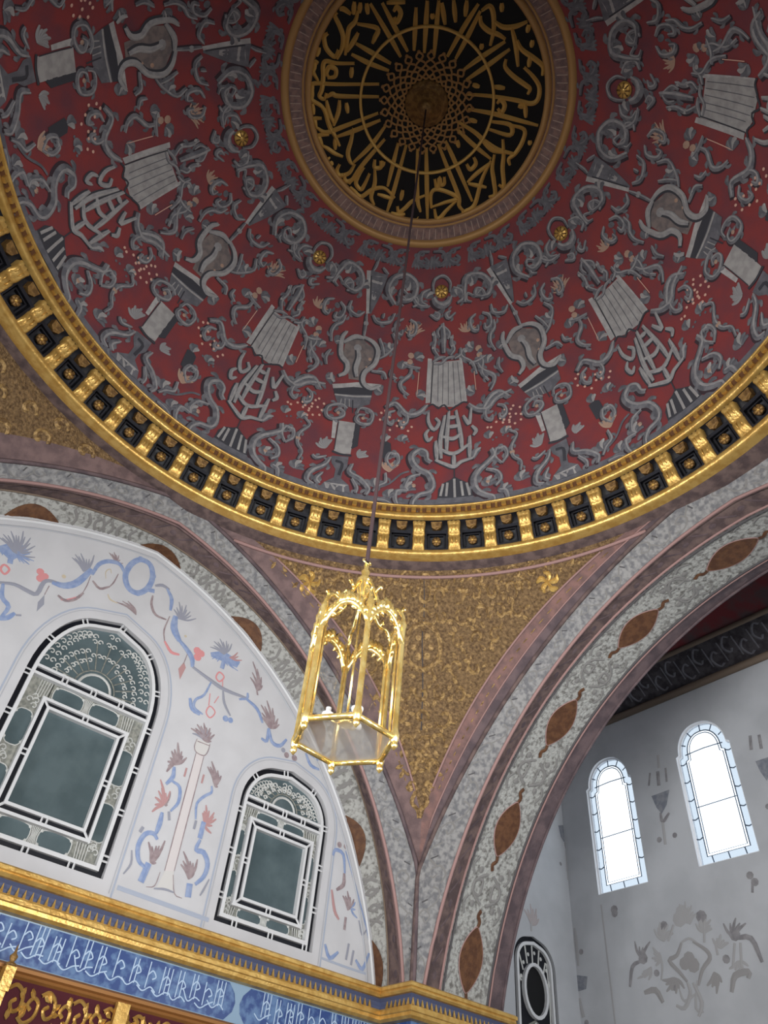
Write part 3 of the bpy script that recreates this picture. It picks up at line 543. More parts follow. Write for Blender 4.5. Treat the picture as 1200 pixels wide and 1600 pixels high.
 ('l','tn',0.018,[(-0.02,6.21),(0.04,6.15),(0.15,6.15)]),
 ('f','bn',0.035,[(0.45,6.12),(0.13,6.16),(0.2,6.22),(0.27,6.26),(0.36,6.23)]),
 ('l','bn',0.012,[(-0.75,5.91),(-0.75,5.76)]),
 ('p','bg',0,[(-0.75,5.76),(-0.7,5.63),(-0.74,5.49),(-0.78,5.62)]),
 ('l','tn',0.014,[(-0.13,6.42),(-0.17,6.52),(-0.13,6.6),(-0.09,6.54)])],
'cartouche_blue': [('r','bl',0.085,[(0.21,7),(0.37,7),(0.47,6.82),(0.46,6.61),(0.36,6.46),(0.21,6.46),(0.1,6.62),(0.11,6.84)]),
 ('l','bl',0.05,[(0.47,6.59),(0.57,6.62)]),
 ('b','bl',0.05,[(0.21,7.01),(0.47,6.85),(0.36,6.45)])],
'garland_blue2': [('l','bg',0.04,[(0.55,6.71),(0.65,6.78),(0.77,6.77)]),
 ('l','bl',0.045,[(0.73,6.77),(0.85,6.64),(0.89,6.45)]),
 ('l','bl',0.085,[(0.99,6.41),(1.03,6.21),(1.17,6.06)]),
 ('l','bl',0.06,[(1.15,6.08),(1.33,5.98),(1.43,5.89),(1.47,5.77)]),
 ('l','bg',0.045,[(1.47,5.78),(1.81,5.71),(2.05,5.68),(2.4,5.71)]),
 ('l','bl',0.04,[(2.38,5.71),(2.62,5.63),(2.76,5.46)]),
 ('l','bn',0.03,[(0.57,6.54),(0.6,6.39),(0.71,6.27),(0.88,6.28)]),
 ('l','bn',0.018,[(0.91,6.36),(0.9,6.11),(0.96,5.95)]),
 ('l','rd',0.035,[(0.96,5.95),(1.1,5.84),(1.23,5.86)]),
 ('f','bg',0.035,[(1.04,6.39),(0.93,6.5),(0.97,6.66),(1.09,6.67),(1.18,6.6),(1.3,6.54)]),
 ('b','rd',0.065,[(1.47,6.05),(1.54,6.04),(1.5,5.96)]),
 ('b','tn',0.025,[(1.23,6.18)]),
 ('l','bn',0.012,[(1.34,5.94),(1.33,5.75)]),
 ('p','rdd',0,[(1.33,5.79),(1.38,5.72),(1.35,5.51),(1.28,5.65)]),
 ('l','bl',0.035,[(2.41,5.8),(2.42,5.72),(2.3,5.64)])],
'flower_blue2': [('p','bl',0,[(1.67,6.13),(1.86,6.26),(2.17,6.22),(2.14,6.1),(1.98,6.1),(1.91,6.09),(1.7,6.07)]),
 ('f','bg',0.035,[(1.88,6.2),(1.64,6.21),(1.67,6.33),(1.75,6.42),(1.86,6.44),(1.96,6.44)]),
 ('f','rdd',0.035,[(1.98,6.2),(2.09,6.35),(2.19,6.26)]),
 ('f','bl',0.03,[(1.89,6.18),(1.72,6.04),(1.81,6.04),(1.99,6.06),(2.09,6.06),(2.17,6.06)]),
 ('l','bl',0.05,[(1.91,6.11),(1.91,5.97)]),
 ('r','rd',0.025,[(1.89,5.9),(1.98,5.86),(1.93,5.76),(1.86,5.8)]),
 ('l','rd',0.014,[(1.97,5.81),(2.01,5.66)]),
 ('l','bl',0.03,[(1.81,5.71),(1.76,5.46),(1.66,5.34),(1.67,5.22),(1.82,5.18)]),
 ('l','bl',0.05,[(1.57,5.32),(1.65,5.19),(1.78,5.16)]),
 ('l','bg',0.03,[(2.02,5.65),(2.09,5.48),(2.23,5.34)]),
 ('r','rd',0.02,[(1.89,5.34),(1.99,5.29),(1.94,5.18),(1.86,5.23)]),
 ('l','rd',0.014,[(1.84,5.52),(1.87,5.34)]),
 ('l','rd',0.014,[(1.98,5.54),(1.94,5.41)]),
 ('b','bl',0.05,[(2.25,5.28),(2.17,5.27)])],
'leaf_brown': [('f','bn',0.045,[(2.55,5.9),(2.39,6.06),(2.37,6.33),(2.47,6.25),(2.57,6.15),(2.62,6.03)]),
 ('l','bn',0.02,[(2.55,5.9),(2.58,5.84)])],
'flower_brown': [('f','bn',0.05,[(2.89,5.43),(2.69,5.55),(2.67,5.72),(2.75,5.83),(2.87,5.76),(3,5.64),(3.04,5.56)]),
 ('l','bl',0.04,[(2.87,5.42),(2.89,5.23),(2.79,5.23)])],
'candelabra': [('p','pkp',0,[(1.88,4.63),(2,4.63),(2.01,3.95),(2.02,3.16),(1.9,3.13),(1.89,3.86)]),
 ('l','bn',0.015,[(1.88,4.64),(1.89,3.86),(1.9,3.13)]),
 ('l','bn',0.015,[(2,4.63),(2.01,3.95),(2.02,3.16)]),
 ('p','gp',0,[(1.84,4.82),(2.04,4.83),(2.03,4.72),(2,4.64),(1.88,4.63),(1.83,4.71)]),
 ('f','bn',0.045,[(1.93,4.84),(1.71,4.92),(1.78,5.01),(1.87,5.07),(1.98,5.04),(2.07,4.98),(2.05,4.87)]),
 ('p','gp',0,[(1.9,3.13),(2.02,3.16),(2.07,2.95),(1.86,2.92)]),
 ('l','bn',0.012,[(2.02,3.12),(2.1,2.93),(2.21,2.91)]),
 ('l','bn',0.012,[(1.85,3.1),(1.83,2.94),(1.73,2.9)]),
 ('l','bn',0.014,[(1.84,4.82),(1.83,4.71),(1.88,4.64),(2,4.64),(2.04,4.72),(2.04,4.83)]),
 ('l','bn',0.012,[(1.85,4.79),(2.04,4.8)]),
 ('f','bg',0.04,[(1.91,4.85),(1.75,4.86),(1.83,4.99),(1.95,5),(2.05,4.93)]),
 ('l','bg',0.02,[(1.83,2.91),(1.96,2.94),(2.09,2.94)])],
'vine': [('f','bn',0.05,[(1.63,4.36),(1.56,4.24),(1.53,4.37),(1.54,4.52),(1.59,4.66),(1.68,4.57),(1.77,4.52)]),
 ('l','bl',0.045,[(1.64,4.34),(1.66,4.21),(1.6,4.09)]),
 ('l','bl',0.035,[(1.66,4.16),(1.79,4.12),(1.83,3.94),(1.76,3.8)]),
 ('l','bg',0.025,[(1.74,3.79),(1.78,3.69)]),
 ('l','bl',0.05,[(1.66,3.75),(1.67,3.61),(1.66,3.49)]),
 ('f','rdd',0.045,[(1.64,3.82),(1.53,3.71),(1.51,3.89),(1.51,4.12),(1.58,4),(1.68,4.03)]),
 ('f','bn',0.035,[(1.66,3.84),(1.69,4.02),(1.7,3.86)]),
 ('l','bl',0.045,[(1.7,3.43),(1.63,3.48),(1.53,3.44),(1.49,3.29),(1.55,3.14),(1.66,3.09)]),
 ('l','bl',0.06,[(1.68,3.15),(1.65,2.93)]),
 ('f','bn',0.045,[(1.69,3.17),(1.6,3.37),(1.71,3.36),(1.8,3.45),(1.79,3.32),(1.77,3.18)]),
 ('l','rdd',0.02,[(1.81,4.39),(1.81,4.27)]),
 ('l','bg',0.02,[(1.43,3.22),(1.47,3.08),(1.42,2.95)]),
 ('l','bg',0.03,[(1.46,3.44),(1.48,3.51)])],
'vine2': [('f','bn',0.05,[(2.25,4.33),(2.09,4.52),(2.13,4.61),(2.25,4.53),(2.32,4.48),(2.31,4.32)]),
 ('l','bl',0.03,[(2.22,4.3),(2.24,4.22),(2.16,4.14),(2.08,4.01),(2.12,3.82)]),
 ('l','bg',0.025,[(2.13,3.81),(2.13,3.7)]),
 ('l','bl',0.05,[(2.24,3.83),(2.24,3.62)]),
 ('f','rdd',0.045,[(2.24,3.82),(2.19,3.93),(2.21,4.04),(2.35,3.99),(2.4,3.92),(2.38,3.73)]),
 ('l','bl',0.05,[(2.25,3.61),(2.23,3.48),(2.34,3.48),(2.43,3.37),(2.42,3.22),(2.33,3.1)]),
 ('l','bl',0.06,[(2.26,3.09),(2.28,2.94)]),
 ('f','bn',0.045,[(2.23,3.13),(2.08,3.26),(2.07,3.41),(2.19,3.33),(2.28,3.38),(2.28,3.25)]),
 ('l','rdd',0.02,[(2.07,4.4),(2.07,4.28)]),
 ('l','bg',0.02,[(2.5,3.21),(2.46,3.08),(2.43,3)])],
'vine3': [('l','bl',0.04,[(4.31,4.06),(4.34,4.15),(4.49,4.13),(4.55,3.89)]),
 ('l','bn',0.045,[(4.54,3.89),(4.55,3.74),(4.44,3.64)]),
 ('l','rdd',0.035,[(4.36,3.62),(4.45,3.38),(4.54,3.29)]),
 ('f','bn',0.05,[(4.67,3.44),(4.56,3.6),(4.63,3.68),(4.76,3.61)]),
 ('f','bl',0.04,[(4.71,3.49),(4.79,3.58),(4.85,3.39)]),
 ('l','bn',0.03,[(4.65,3.35),(4.65,3.19)]),
 ('l','bl',0.04,[(4.36,2.95),(4.46,2.81),(4.59,2.91)]),
 ('l','bl',0.04,[(4.89,2.89),(5.02,2.81),(5.11,3.02)]),
 ('l','bg',0.025,[(4.75,3.05),(4.73,2.85)]),
 ('l','bg',0.025,[(4.84,2.99),(4.82,2.81)]),
 ('l','bg',0.02,[(4.88,3.37),(4.96,3.21),(5.03,3.29)]),
 ('b','bn',0.04,[(4.4,4.24),(4.51,4.25)]),
 ('l','bl',0.02,[(4.52,4.19),(4.68,3.93),(4.84,3.65),(5.07,3.22),(5.21,2.85)])],
'vine4': [('l','bl',0.045,[(2.88,5.43),(2.98,5.25),(3.12,5.25),(3.21,5.39)]),
 ('b','bn',0.05,[(3.26,5.16),(3.4,5.17)]),
 ('l','bl',0.04,[(3.58,5.32),(3.7,5.18),(3.86,5.17)]),
 ('l','bl',0.03,[(3.64,5.34),(3.82,5.31)]),
 ('b','bg',0.035,[(3.19,5.21)])],
'bay_flower': [('b','gy',0.1,[(4.11,3.83),(4.2,3.77),(4.06,3.73)]),
 ('l','gy',0.05,[(4.19,4.06),(4.31,3.9),(4.46,3.85),(4.32,3.67),(4.21,3.52)]),
 ('l','gy',0.05,[(3.99,4.05),(3.8,3.9),(3.76,3.78),(3.92,3.65),(4.04,3.45)]),
 ('l','gyl',0.03,[(4.21,4.06),(4.05,4.1),(3.92,4.02)]),
 ('b','gyd',0.09,[(4.45,4.35),(3.76,4.37)]),
 ('b','gyd',0.1,[(3.28,4.03),(4.93,3.95)]),
 ('b','gyd',0.06,[(4.72,3.71),(4.44,3.48),(3.5,3.73)]),
 ('b','gy',0.09,[(3.75,3.48)]),
 ('b','gyl',0.12,[(4.08,4.49),(4.15,4.4),(4.02,4.42)]),
 ('f','gyd',0.06,[(4.94,3.92),(5.04,4.22),(4.9,4.11),(4.75,4.17)]),
 ('l','gyd',0.05,[(5.25,3.58),(5.15,3.86),(4.96,3.92)]),
 ('l','gy',0.07,[(5,3.47),(4.79,3.48),(4.69,3.3)]),
 ('l','gyd',0.06,[(3.29,3.98),(3.04,3.94),(2.96,3.61)]),
 ('l','gy',0.07,[(3.53,3.3),(3.42,3.5),(3.2,3.52),(3.23,3.44)]),
 ('f','gyd',0.06,[(3.29,3.98),(3.42,4.21),(3.2,4.25),(3.06,4.15)]),
 ('l','gyl',0.03,[(4.61,3.99),(4.6,3.79),(4.66,3.6)]),
 ('l','gyl',0.03,[(4.37,3.45),(4.32,3.28),(4.08,3.36)]),
 ('l','gyl',0.03,[(4.04,3.52),(4.15,3.17),(4.03,3.11)]),
 ('l','gyl',0.03,[(3.22,3.91),(3.29,3.6)]),
 ('l','gyl',0.03,[(3.31,3.92),(3.42,3.62)]),
 ('l','gyl',0.03,[(3.62,3.99),(3.62,3.8)]),
 ('l','gyl',0.03,[(4.27,4.34),(4.42,4.12)]),
 ('l','gyl',0.03,[(3.74,4.25),(3.8,4)]),
 ('f','gyl',0.07,[(4.5,4.13),(4.64,4.34),(4.51,4.42),(4.37,4.36),(4.3,4.22)]),
 ('f','gyl',0.07,[(3.77,4.13),(3.88,4.29),(3.75,4.41),(3.61,4.3),(3.62,4.17)]),
 ('f','gy',0.07,[(4.43,3.61),(4.64,3.6),(4.6,3.44),(4.44,3.39),(4.28,3.44)]),
 ('f','gy',0.07,[(3.74,3.59),(3.9,3.43),(3.77,3.31),(3.65,3.44)]),
 ('f','gyl',0.06,[(4.8,3.81),(4.97,3.76),(5.09,3.68),(4.89,3.63)]),
 ('f','gyl',0.06,[(3.33,3.68),(3.49,3.6),(3.34,3.5),(3.18,3.59)]),
 ('f','gyl',0.06,[(3.98,4.29),(4.1,4.62),(3.99,4.64),(3.89,4.56),(3.84,4.43)]),
 ('f','gyl',0.07,[(3.55,3.88),(3.65,4.04),(3.5,4.07),(3.4,3.94)]),
 ('f','gyl',0.07,[(4.59,3.94),(4.72,4.08),(4.77,3.93),(4.72,3.81)]),
 ('l','gyl',0.05,[(4.21,3.51),(4.2,3.36),(4.34,3.19),(4.47,3.24)]),
 ('l','gyl',0.05,[(4.12,3.5),(4.04,3.23),(4.13,3.06)])],
'bay_bud': [('b','gyd',0.075,[(5.36,4.77),(5.36,4.71)])],
'bay_bud2': [('b','gyd',0.07,[(2.81,4.79),(2.76,4.68)]),
 ('l','gyd',0.03,[(2.8,4.67),(2.84,4.54)])],
'bay_vase': [('l','gyd',0.03,[(4.19,6.92),(4.26,6.69)]),
 ('l','gyd',0.05,[(4.03,6.9),(4.06,6.63)]),
 ('l','gyd',0.03,[(3.86,6.91),(3.89,6.65)]),
 ('p','gyb',0,[(4.25,6.49),(3.87,6.5),(3.98,6.25),(4.11,6.12),(4.19,6.26)]),
 ('l','gyd',0.05,[(4.13,6.15),(4.12,5.98),(3.96,6.1)]),
 ('b','gyd',0.05,[(4.25,5.7),(3.94,5.7)]),
 ('l','gyl',0.04,[(4.12,5.98),(4.15,5.59)]),
 ('l','gyl',0.04,[(3.96,7.2),(3.99,6.95)])],
'bay_vase2': [('l','gyd',0.04,[(2.18,6.95),(2.23,6.7)]),
 ('l','gyd',0.04,[(2.03,6.91),(2.06,6.66)]),
 ('p','gyb',0,[(2.22,6.49),(1.89,6.49),(2.01,6.24),(2.13,6.12),(2.19,6.3)]),
 ('b','gyd',0.05,[(2.23,5.72)])],
'bay_urn': [('b','gyd',0.05,[(6.41,4.34),(6.15,4.23)]),
 ('p','gyb',0,[(6.47,3.93),(6.07,3.84),(6.12,3.66),(6.34,3.64),(6.47,3.75)]),
 ('l','gyl',0.05,[(6.24,4.63),(6.24,4.42),(6.24,4.02)]),
 ('l','gyl',0.05,[(6.29,3.54),(6.23,3.26)]),
 ('b','gyd',0.045,[(6.38,3.18),(6.18,3.18)])],
'side_vase': [('b','gyd',0.05,[(10.05,6.82)]),
 ('l','gyd',0.03,[(10.19,6.98),(10.24,6.81)]),
 ('p','gyb',0,[(9.84,6.44),(10.27,6.61),(10.17,6.3),(9.97,6.16),(9.89,6.23)]),
 ('l','gyd',0.05,[(9.99,6.16),(10.05,6.04),(10.2,6.23)]),
 ('b','gyd',0.04,[(9.81,5.7)]),
 ('l','gyl',0.04,[(10.01,6),(10,5.46)])],
'side_flower': [('f','gyp',0.07,[(8.86,4.39),(8.68,4.6),(8.86,4.73),(9.02,4.69),(9.07,4.54)]),
 ('l','gyl',0.03,[(8.87,4.45),(8.85,4.29)])],
}

# ================================================================== the setting
ZS = 2.56          # springing of the arches (top of the gilded cornice)
A0 = 5.28          # room half side
DR, DZ = 4.76, 8.06
def dome_mp(az0):
    def mp(u, v, h):
        el = v / DR; az = az0 + u / (DR * max(cos(el), .15)); r = DR - h
        return (r * cos(el) * cos(az), r * cos(el) * sin(az), DZ + r * sin(el))
    return mp
# ---- ceiling: the painted dome
b = MB(); E0, E1 = radians(5.2), radians(62.6)
b.grid(lambda i, j: (DR * cos(E0 + (E1 - E0) * j / 40) * cos(2 * pi * i / 160), DR * cos(E0 + (E1 - E0) * j / 40) * sin(2 * pi * i / 160), DZ + DR * sin(E0 + (E1 - E0) * j / 40)), 160, 41, 'dome_red', True)
ceiling = tag(b.build('ceiling', smooth=True), 'red painted dome covered with grey classical ornament above the gilded ring', kind='structure')
TAB = ['shell', 'tablet_crest', 'tablet', 'figure', 'figure2', 'garland', 'garland2', 'flowers', 'flowers2', 'trellis', 'gadroon', 'scroll', 'scroll2', 'sphinx']
VAS = ['spire', 'c_scroll', 'c_scroll2', 'tendril', 'tendril2', 'shield', 'capital', 'volute', 'column', 'urn', 'garland3']
NICE = dict(shell='painted_shell', tablet_crest='painted_crest', tablet='painted_tablet', figure='painted_figure', figure2='painted_figure', garland='painted_garland', garland2='painted_garland', flowers='painted_flower_chain', flowers2='painted_flower_chain', trellis='painted_trellis', gadroon='painted_gadroon_dome', scroll='painted_scroll', scroll2='painted_scroll', sphinx='painted_grotesque', spire='painted_spire', c_scroll='painted_scroll', c_scroll2='painted_scroll', tendril='painted_tendril', tendril2='painted_tendril', shield='painted_shield', capital='painted_capital', volute='painted_volute', column='painted_column', urn='painted_urn', garland3='painted_garland')
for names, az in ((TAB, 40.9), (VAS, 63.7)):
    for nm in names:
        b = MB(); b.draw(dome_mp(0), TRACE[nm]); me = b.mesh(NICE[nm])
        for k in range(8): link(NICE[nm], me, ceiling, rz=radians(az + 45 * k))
# fringe of small leaves and scrolls below the medallion, and fillers between the big motifs
mp0 = dome_mp(0)
b = MB()
rf = random.Random(21)
for k in range(3):
    u = -.27 + .27 * k; v = radians(60.0) * DR; sg = 1 if k % 2 else -1
    b.rich(mp0, [(u + .1 * sg, v + .14), (u - .06 * sg, v + .12), (u - .1 * sg, v - .02), (u, v - .09), (u + .07 * sg, v - .03), (u + .02 * sg, v + .04)], .045, g='md', lt='g')
    for e in (-1.5, -.5, .5, 1.5): b.stroke(mp0, [(u + .13, v + .06), (u + .13 + e * .03, v - .06), (u + .13 + e * .06, v - .16 + .02 * abs(e))], .05, 'md' if abs(e) > 1 else 'g', .008, .1, n=3, prof=lambda k: .4 + .7 * sin(pi * k))
fr = b.mesh('painted_fringe')
for k in range(16): link('painted_fringe', fr, ceiling, rz=radians(40.9 + 22.5 * k))
b = MB()
v = radians(53.6) * DR
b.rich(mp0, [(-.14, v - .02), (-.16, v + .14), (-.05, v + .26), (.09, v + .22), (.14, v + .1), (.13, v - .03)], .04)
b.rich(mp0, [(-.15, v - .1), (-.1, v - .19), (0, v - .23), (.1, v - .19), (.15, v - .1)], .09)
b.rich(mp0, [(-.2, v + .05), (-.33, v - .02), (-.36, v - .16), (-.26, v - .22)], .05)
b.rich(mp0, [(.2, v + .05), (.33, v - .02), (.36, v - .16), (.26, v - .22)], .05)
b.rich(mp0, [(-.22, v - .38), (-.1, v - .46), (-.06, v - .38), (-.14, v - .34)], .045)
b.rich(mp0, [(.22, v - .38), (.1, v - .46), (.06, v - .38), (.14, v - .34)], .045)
ch = b.mesh('painted_rosette_scroll')
b = MB(); b.lathe([(0.0, .05), (.04, .045), (.05, .03), (.075, .035), (.105, .02), (.115, 0)], 'gold', 16)
for k in range(8):
    a = k * pi / 4; b.tube([(.03 * cos(a), .03 * sin(a), .04), (.1 * cos(a), .1 * sin(a), .03)], .011, 'gold_deep', 5)
ro = b.mesh('gilded_rosette', True)
for k in range(8):
    az = radians(40.9 + 45 * k); link('painted_rosette_scroll', ch, ceiling, rz=az)
    o = link('gilded_rosette', ro, ceiling); P = Vector(dome_mp(az)(0, v, .02)); N = (Vector((0, 0, DZ)) - P).normalized()
    o.location = P; o.rotation_euler = N.to_track_quat('Z', 'Y').to_euler()
    if k == 0: o['label'] = 'small gilded rosette boss'
b = MB()
for s in (-1, 1):
    def S(P): return [(s * x, y) for x, y in P]
    b.rich(mp0, S([(.06, 3.98), (.17, 3.9), (.16, 3.74), (.07, 3.7), (.06, 3.79)]), .05)
    b.rich(mp0, S([(.05, 2.32), (.16, 2.26), (.17, 2.12), (.08, 2.06), (.06, 2.15)]), .05)
    b.rich(mp0, S([(.0, 1.2), (.1, 1.35), (.06, 1.5), (-.04, 1.48)]), .05)
    b.rich(mp0, S([(.03, 4.3), (.13, 4.36), (.16, 4.25), (.08, 4.2)]), .04)
for (u, v, a, n_, l) in ((-.3, 4.35, 1.9, 4, .16), (.3, 4.35, 1.2, 4, .16), (-.22, 3.3, 2.4, 4, .16), (.2, 3.4, .6, 4, .16), (-.3, 2.62, 2.6, 4, .17), (.3, 2.62, .5, 4, .17), (-.12, 1.75, 1.6, 4, .15), (.16, 1.72, 1.4, 3, .15), (-.28, .78, 1.6, 5, .2), (.24, .8, 1.5, 5, .2), (0, .62, 1.57, 5, .18), (0, 3.1, 1.57, 4, .16), (0, 4.62, -1.57, 5, .16)):
    for q in range(n_):
        t_ = a + (q - (n_ - 1) / 2) * .5; ll = l * (1 - .12 * abs(q - (n_ - 1) / 2))
        b.stroke(mp0, [(u, v), (u + ll * .6 * cos(t_), v + ll * .6 * sin(t_)), (u + ll * cos(t_ + .35), v + ll * sin(t_ + .35))], .075, ('g', 'md', 'lt')[q % 3], .012, .1, n=3, prof=lambda k: .4 + .7 * sin(pi * k))
fi = b.mesh('painted_foliage')
for k in range(16): link('painted_foliage', fi, ceiling, rz=radians(52.2 + 22.5 * k))

one(lambda b: (b.grid(lambda i, j: dome_mp(0)(2 * pi * i / 160 * DR * cos((.46 + .05 * j) / DR), .46 + .05 * j, .006), 161, 4, 'md'),), 'painted_base_band', ceiling, True)

# ---- trim_1: gilded ring cornice under the dome
t1 = empty('trim_1'); tag(t1, 'gilded ring cornice with black panels and gold brackets around the dome foot', kind='structure')
def ring(name, prof, m, parent=t1, n=180):
    b = MB(); b.lathe(prof, m, n); return b.build(name, parent, True)
ring('upper_moulding', [(4.80, 8.515), (4.70, 8.512), (4.672, 8.50), (4.668, 8.485), (4.69, 8.472), (4.72, 8.47)], 'gold')
ring('dentil_ground', [(4.71, 8.475), (4.745, 8.38)], 'dentil_dark')
ring('upper_band', [(4.75, 8.388), (4.725, 8.385), (4.72, 8.335), (4.735, 8.30), (4.76, 8.285), (4.88, 8.28)], 'gold')
ring('frieze_ground', [(4.80, 8.28), (4.90, 8.26), (5.10, 7.80)], 'panel_black')
ring('lower_band', [(5.12, 7.84), (4.99, 7.838), (4.972, 7.80), (4.985, 7.745), (5.03, 7.725), (5.14, 7.722)], 'gold')
ring('soffit', [(5.12, 7.735), (5.2, 7.70), (5.7, 7.705)], 'brown_band')
b = MB(); b.box((4.715, 0, 8.43), (.05, .07, .08), 'gold'); dl = b.mesh('dentil')
b = MB(); b.box((4.722, 0, 8.43), (.04, .036, .075), 'gold'); ds = b.mesh('dentil')
for k in range(252): link('dentil', dl if k % 2 else ds, t1, rz=2 * pi * k / 252)
# bracket: leaf-shaped console following the sloping frieze
def fz(t): return (4.87 + (5.06 - 4.87) * t, 8.268 + (7.835 - 8.268) * t)
b = MB(); NB = 17
def br(i, j):
    t = i / (NB - 1); r, z = fz(t)
    w = .094 * (1 - .10 * (abs(t - .5) < .06) + .05 * cos(4 * pi * t)); d = .085 + .05 * abs(sin(2 * pi * (t * .96 + .02))) + (.03 if t < .1 else 0)
    c = [(-1, 0), (-.98, .8), (-.62, .98), (-.3, .78), (0, 1.04), (.3, .78), (.62, .98), (.98, .8), (1, 0)][j]
    return (r - d * c[1] * .93 - .005, c[0] * w, z - d * c[1] * .35)
b.grid(br, NB, 9, 'gold')
for s in (-1, 1):
    for t in (.28, .72):
        r, z = fz(t); b.tube([(r - .1, s * .02, z + .06), (r - .13, s * .045, z), (r - .1, s * .03, z - .07)], [.006, .02, .006], 'gold', 5)
bm_ = b.mesh('bracket', True)
# panel: black coffer frame + gold rosette + gold pendant tab
b = MB()
def pq(t, y, d):
    r, z = fz(t); return (r - d * .92, y, z - d * .38)
def bar(bb, t0, t1_, y0, y1, d0, d1, m):
    vs = [pq(t, y, d) for t in (t0, t1_) for y in (y0, y1) for d in (d0, d1)]
    bb.add(vs, [(0, 1, 3, 2), (4, 6, 7, 5), (0, 4, 5, 1), (2, 3, 7, 6), (0, 2, 6, 4), (1, 5, 7, 3)], m)
for y0, y1 in ((-.185, -.15), (.15, .185)): bar(b, .3, 1, y0, y1, 0, .075, 'panel_black')
for t0, t1_ in ((.3, .4), (.92, 1)): bar(b, t0, t1_, -.15, .15, 0, .075, 'panel_black')
for y0, y1 in ((-.125, -.105), (.105, .125)): bar(b, .45, .9, y0, y1, 0, .045, 'panel_black')
for t0, t1_ in ((.43, .47), (.86, .9)): bar(b, t0, t1_, -.125, .125, 0, .045, 'panel_black')
pm = b.mesh('coffer_panel')
b = MB()
r, z = fz(.665)
for k in range(6):
    a = k * pi / 3; P = pq(.665 + .14 * sin(a), .066 * cos(a), .05); b.tube([pq(.665, 0, .05), P], [.022, .034], 'gold_deep', 6)
b.tube([pq(.665, 0, .0), pq(.665, 0, .085)], [.05, .02], 'gold', 8)
rm = b.mesh('rosette', True)
b = MB()
b.add([pq(0, -.085, .1), pq(0, .085, .1), pq(.2, .07, .1), pq(.3, 0, .1), pq(.2, -.07, .1), pq(0, -.085, .0), pq(0, .085, .0), pq(.2, .07, .0), pq(.3, 0, .0), pq(.2, -.07, .0)],
      [(0, 1, 2, 3, 4), (0, 5, 6, 1), (1, 6, 7, 2), (2, 7, 8, 3), (3, 8, 9, 4), (4, 9, 5, 0)], 'gold_deep')
tm = b.mesh('pendant_tab')
for k in range(56):
    a = 2 * pi * k / 56 + radians(1.0)
    link('bracket', bm_, t1, rz=a)
    pn = link('coffer_panel', pm, t1, rz=a + pi / 56)
    link('rosette', rm, pn); link('pendant_tab', tm, pn)

# ---- calligraphy medallion in the crown of the dome
med = tag(empty('calligraphy_medallion', (0, 0, 12.42)), 'round black medallion with gilded Arabic calligraphy in the crown of the dome', 'medallion')
def mdp(u, v, h): return (u, v, -h)
one(lambda b: b.lathe([(0, 0), (.6, 0), (1.2, 0), (1.85, 0)], 'bl_black', 96), 'ground_disc', med)
one(lambda b: b.lathe([(1.84, -.005), (2.15, -.10)], 'band_brown', 128), 'rim_band', med)
one(lambda b: b.lathe([(2.09, -.06), (2.10, -.125), (2.14, -.15), (2.2, -.15), (2.23, -.10)], 'rim_gold', 128), 'outer_rim', med, True)
one(lambda b: b.lathe([(1.76, .0), (1.77, -.035), (1.80, -.05), (1.84, -.045), (1.86, -.01)], 'rim_gold', 128), 'inner_rim', med, True)
one(lambda b: b.lathe([(1.87, -.01), (1.875, -.03), (1.895, -.04), (1.91, -.02)], 'rim_gold', 128), 'rim_fillet', med, True)
one(lambda b: b.lathe([(.985, 0), (.99, -.04), (1.025, -.045), (1.03, 0)], 'gold_letter', 96), 'inner_ring', med, True)
tk = MB(); tk.tube([(1.93, 0, -.035), (2.08, .012, -.085)], .007, 'tick', 4); tkm = tk.mesh('rim_tick')
for k in range(120): link('rim_tick', tkm, med, rz=2 * pi * k / 120)
for kd, c, w, P in TRACE['letters']:
    b = MB(); P2 = [p if hypot(*p) < 1.75 else (p[0] * 1.75 / hypot(*p), p[1] * 1.75 / hypot(*p)) for p in P]
    b.stroke(mdp, P2, .056, 'gold_letter', .012, .5, n=5, prof=lambda k: .75 + .5 * sin(pi * k)); b.build('letter', med)
b = MB()
for k in range(24):
    a = 2 * pi * k / 24; d = 2 * pi / 24
    for s in (-1, 1):
        P = [(.34 * cos(a), .34 * sin(a)), (.44 * cos(a + s * d), .44 * sin(a + s * d)), (.54 * cos(a), .54 * sin(a)), (.64 * cos(a + s * d * .8), .64 * sin(a + s * d * .8)), (.72 * cos(a + s * d * .4), .72 * sin(a + s * d * .4))]
        b.stroke(mdp, P, .03, 'rim_gold', .02, .5)
b.build('star_lattice', med)
one(lambda b: b.lathe([(.33, 0), (.32, -.04), (.26, -.05), (.22, -.12), (.15, -.16), (.11, -.24), (.06, -.3), (0, -.31)], 'gold_deep', 24), 'centre_boss', med, True)

# ---- arches
class Arch:
    def __init__(s, axis, hc, curves): s.ax = axis; s.hc = hc; s.c = curves
    def p(s, k, t, dn=0.0):
        """k: curve (may be fractional), t: 0 near springing, 1 crown, 2 far springing; dn moves into the opening"""
        i = min(int(k), len(s.c) - 2); f = k - i
        def q(c):
            pl, h0, z0, r = c; tt = t if t <= 1 else 2 - t
            a0 = math.asin((ZS - z0) / r); a1 = math.acos((s.hc - h0) / r); a = a0 + (a1 - a0) * tt
            h = min(h0 + (r - dn) * cos(a), A0 + .04 - dn); z = z0 + (r - dn) * sin(a)
            if t > 1: h = 2 * s.hc - h
            return pl, h, z
        A, B = q(s.c[i]), q(s.c[i + 1]); pl, h, z = (A[j] * (1 - f) + B[j] * f for j in range(3))
        return (pl, h, z) if s.ax == 0 else (h, pl, z)
    def length(s): return 8.6
right_arch = Arch(0, -.4, [(5.28, -2.022, -.55, 8.625), (5.47, -1.014, 1.051, 6.483), (5.77, -.573, 1.43, 5.971), (6.65, -.694, 1.282, 6.118), (6.93, -.919, 1.113, 6.377)])
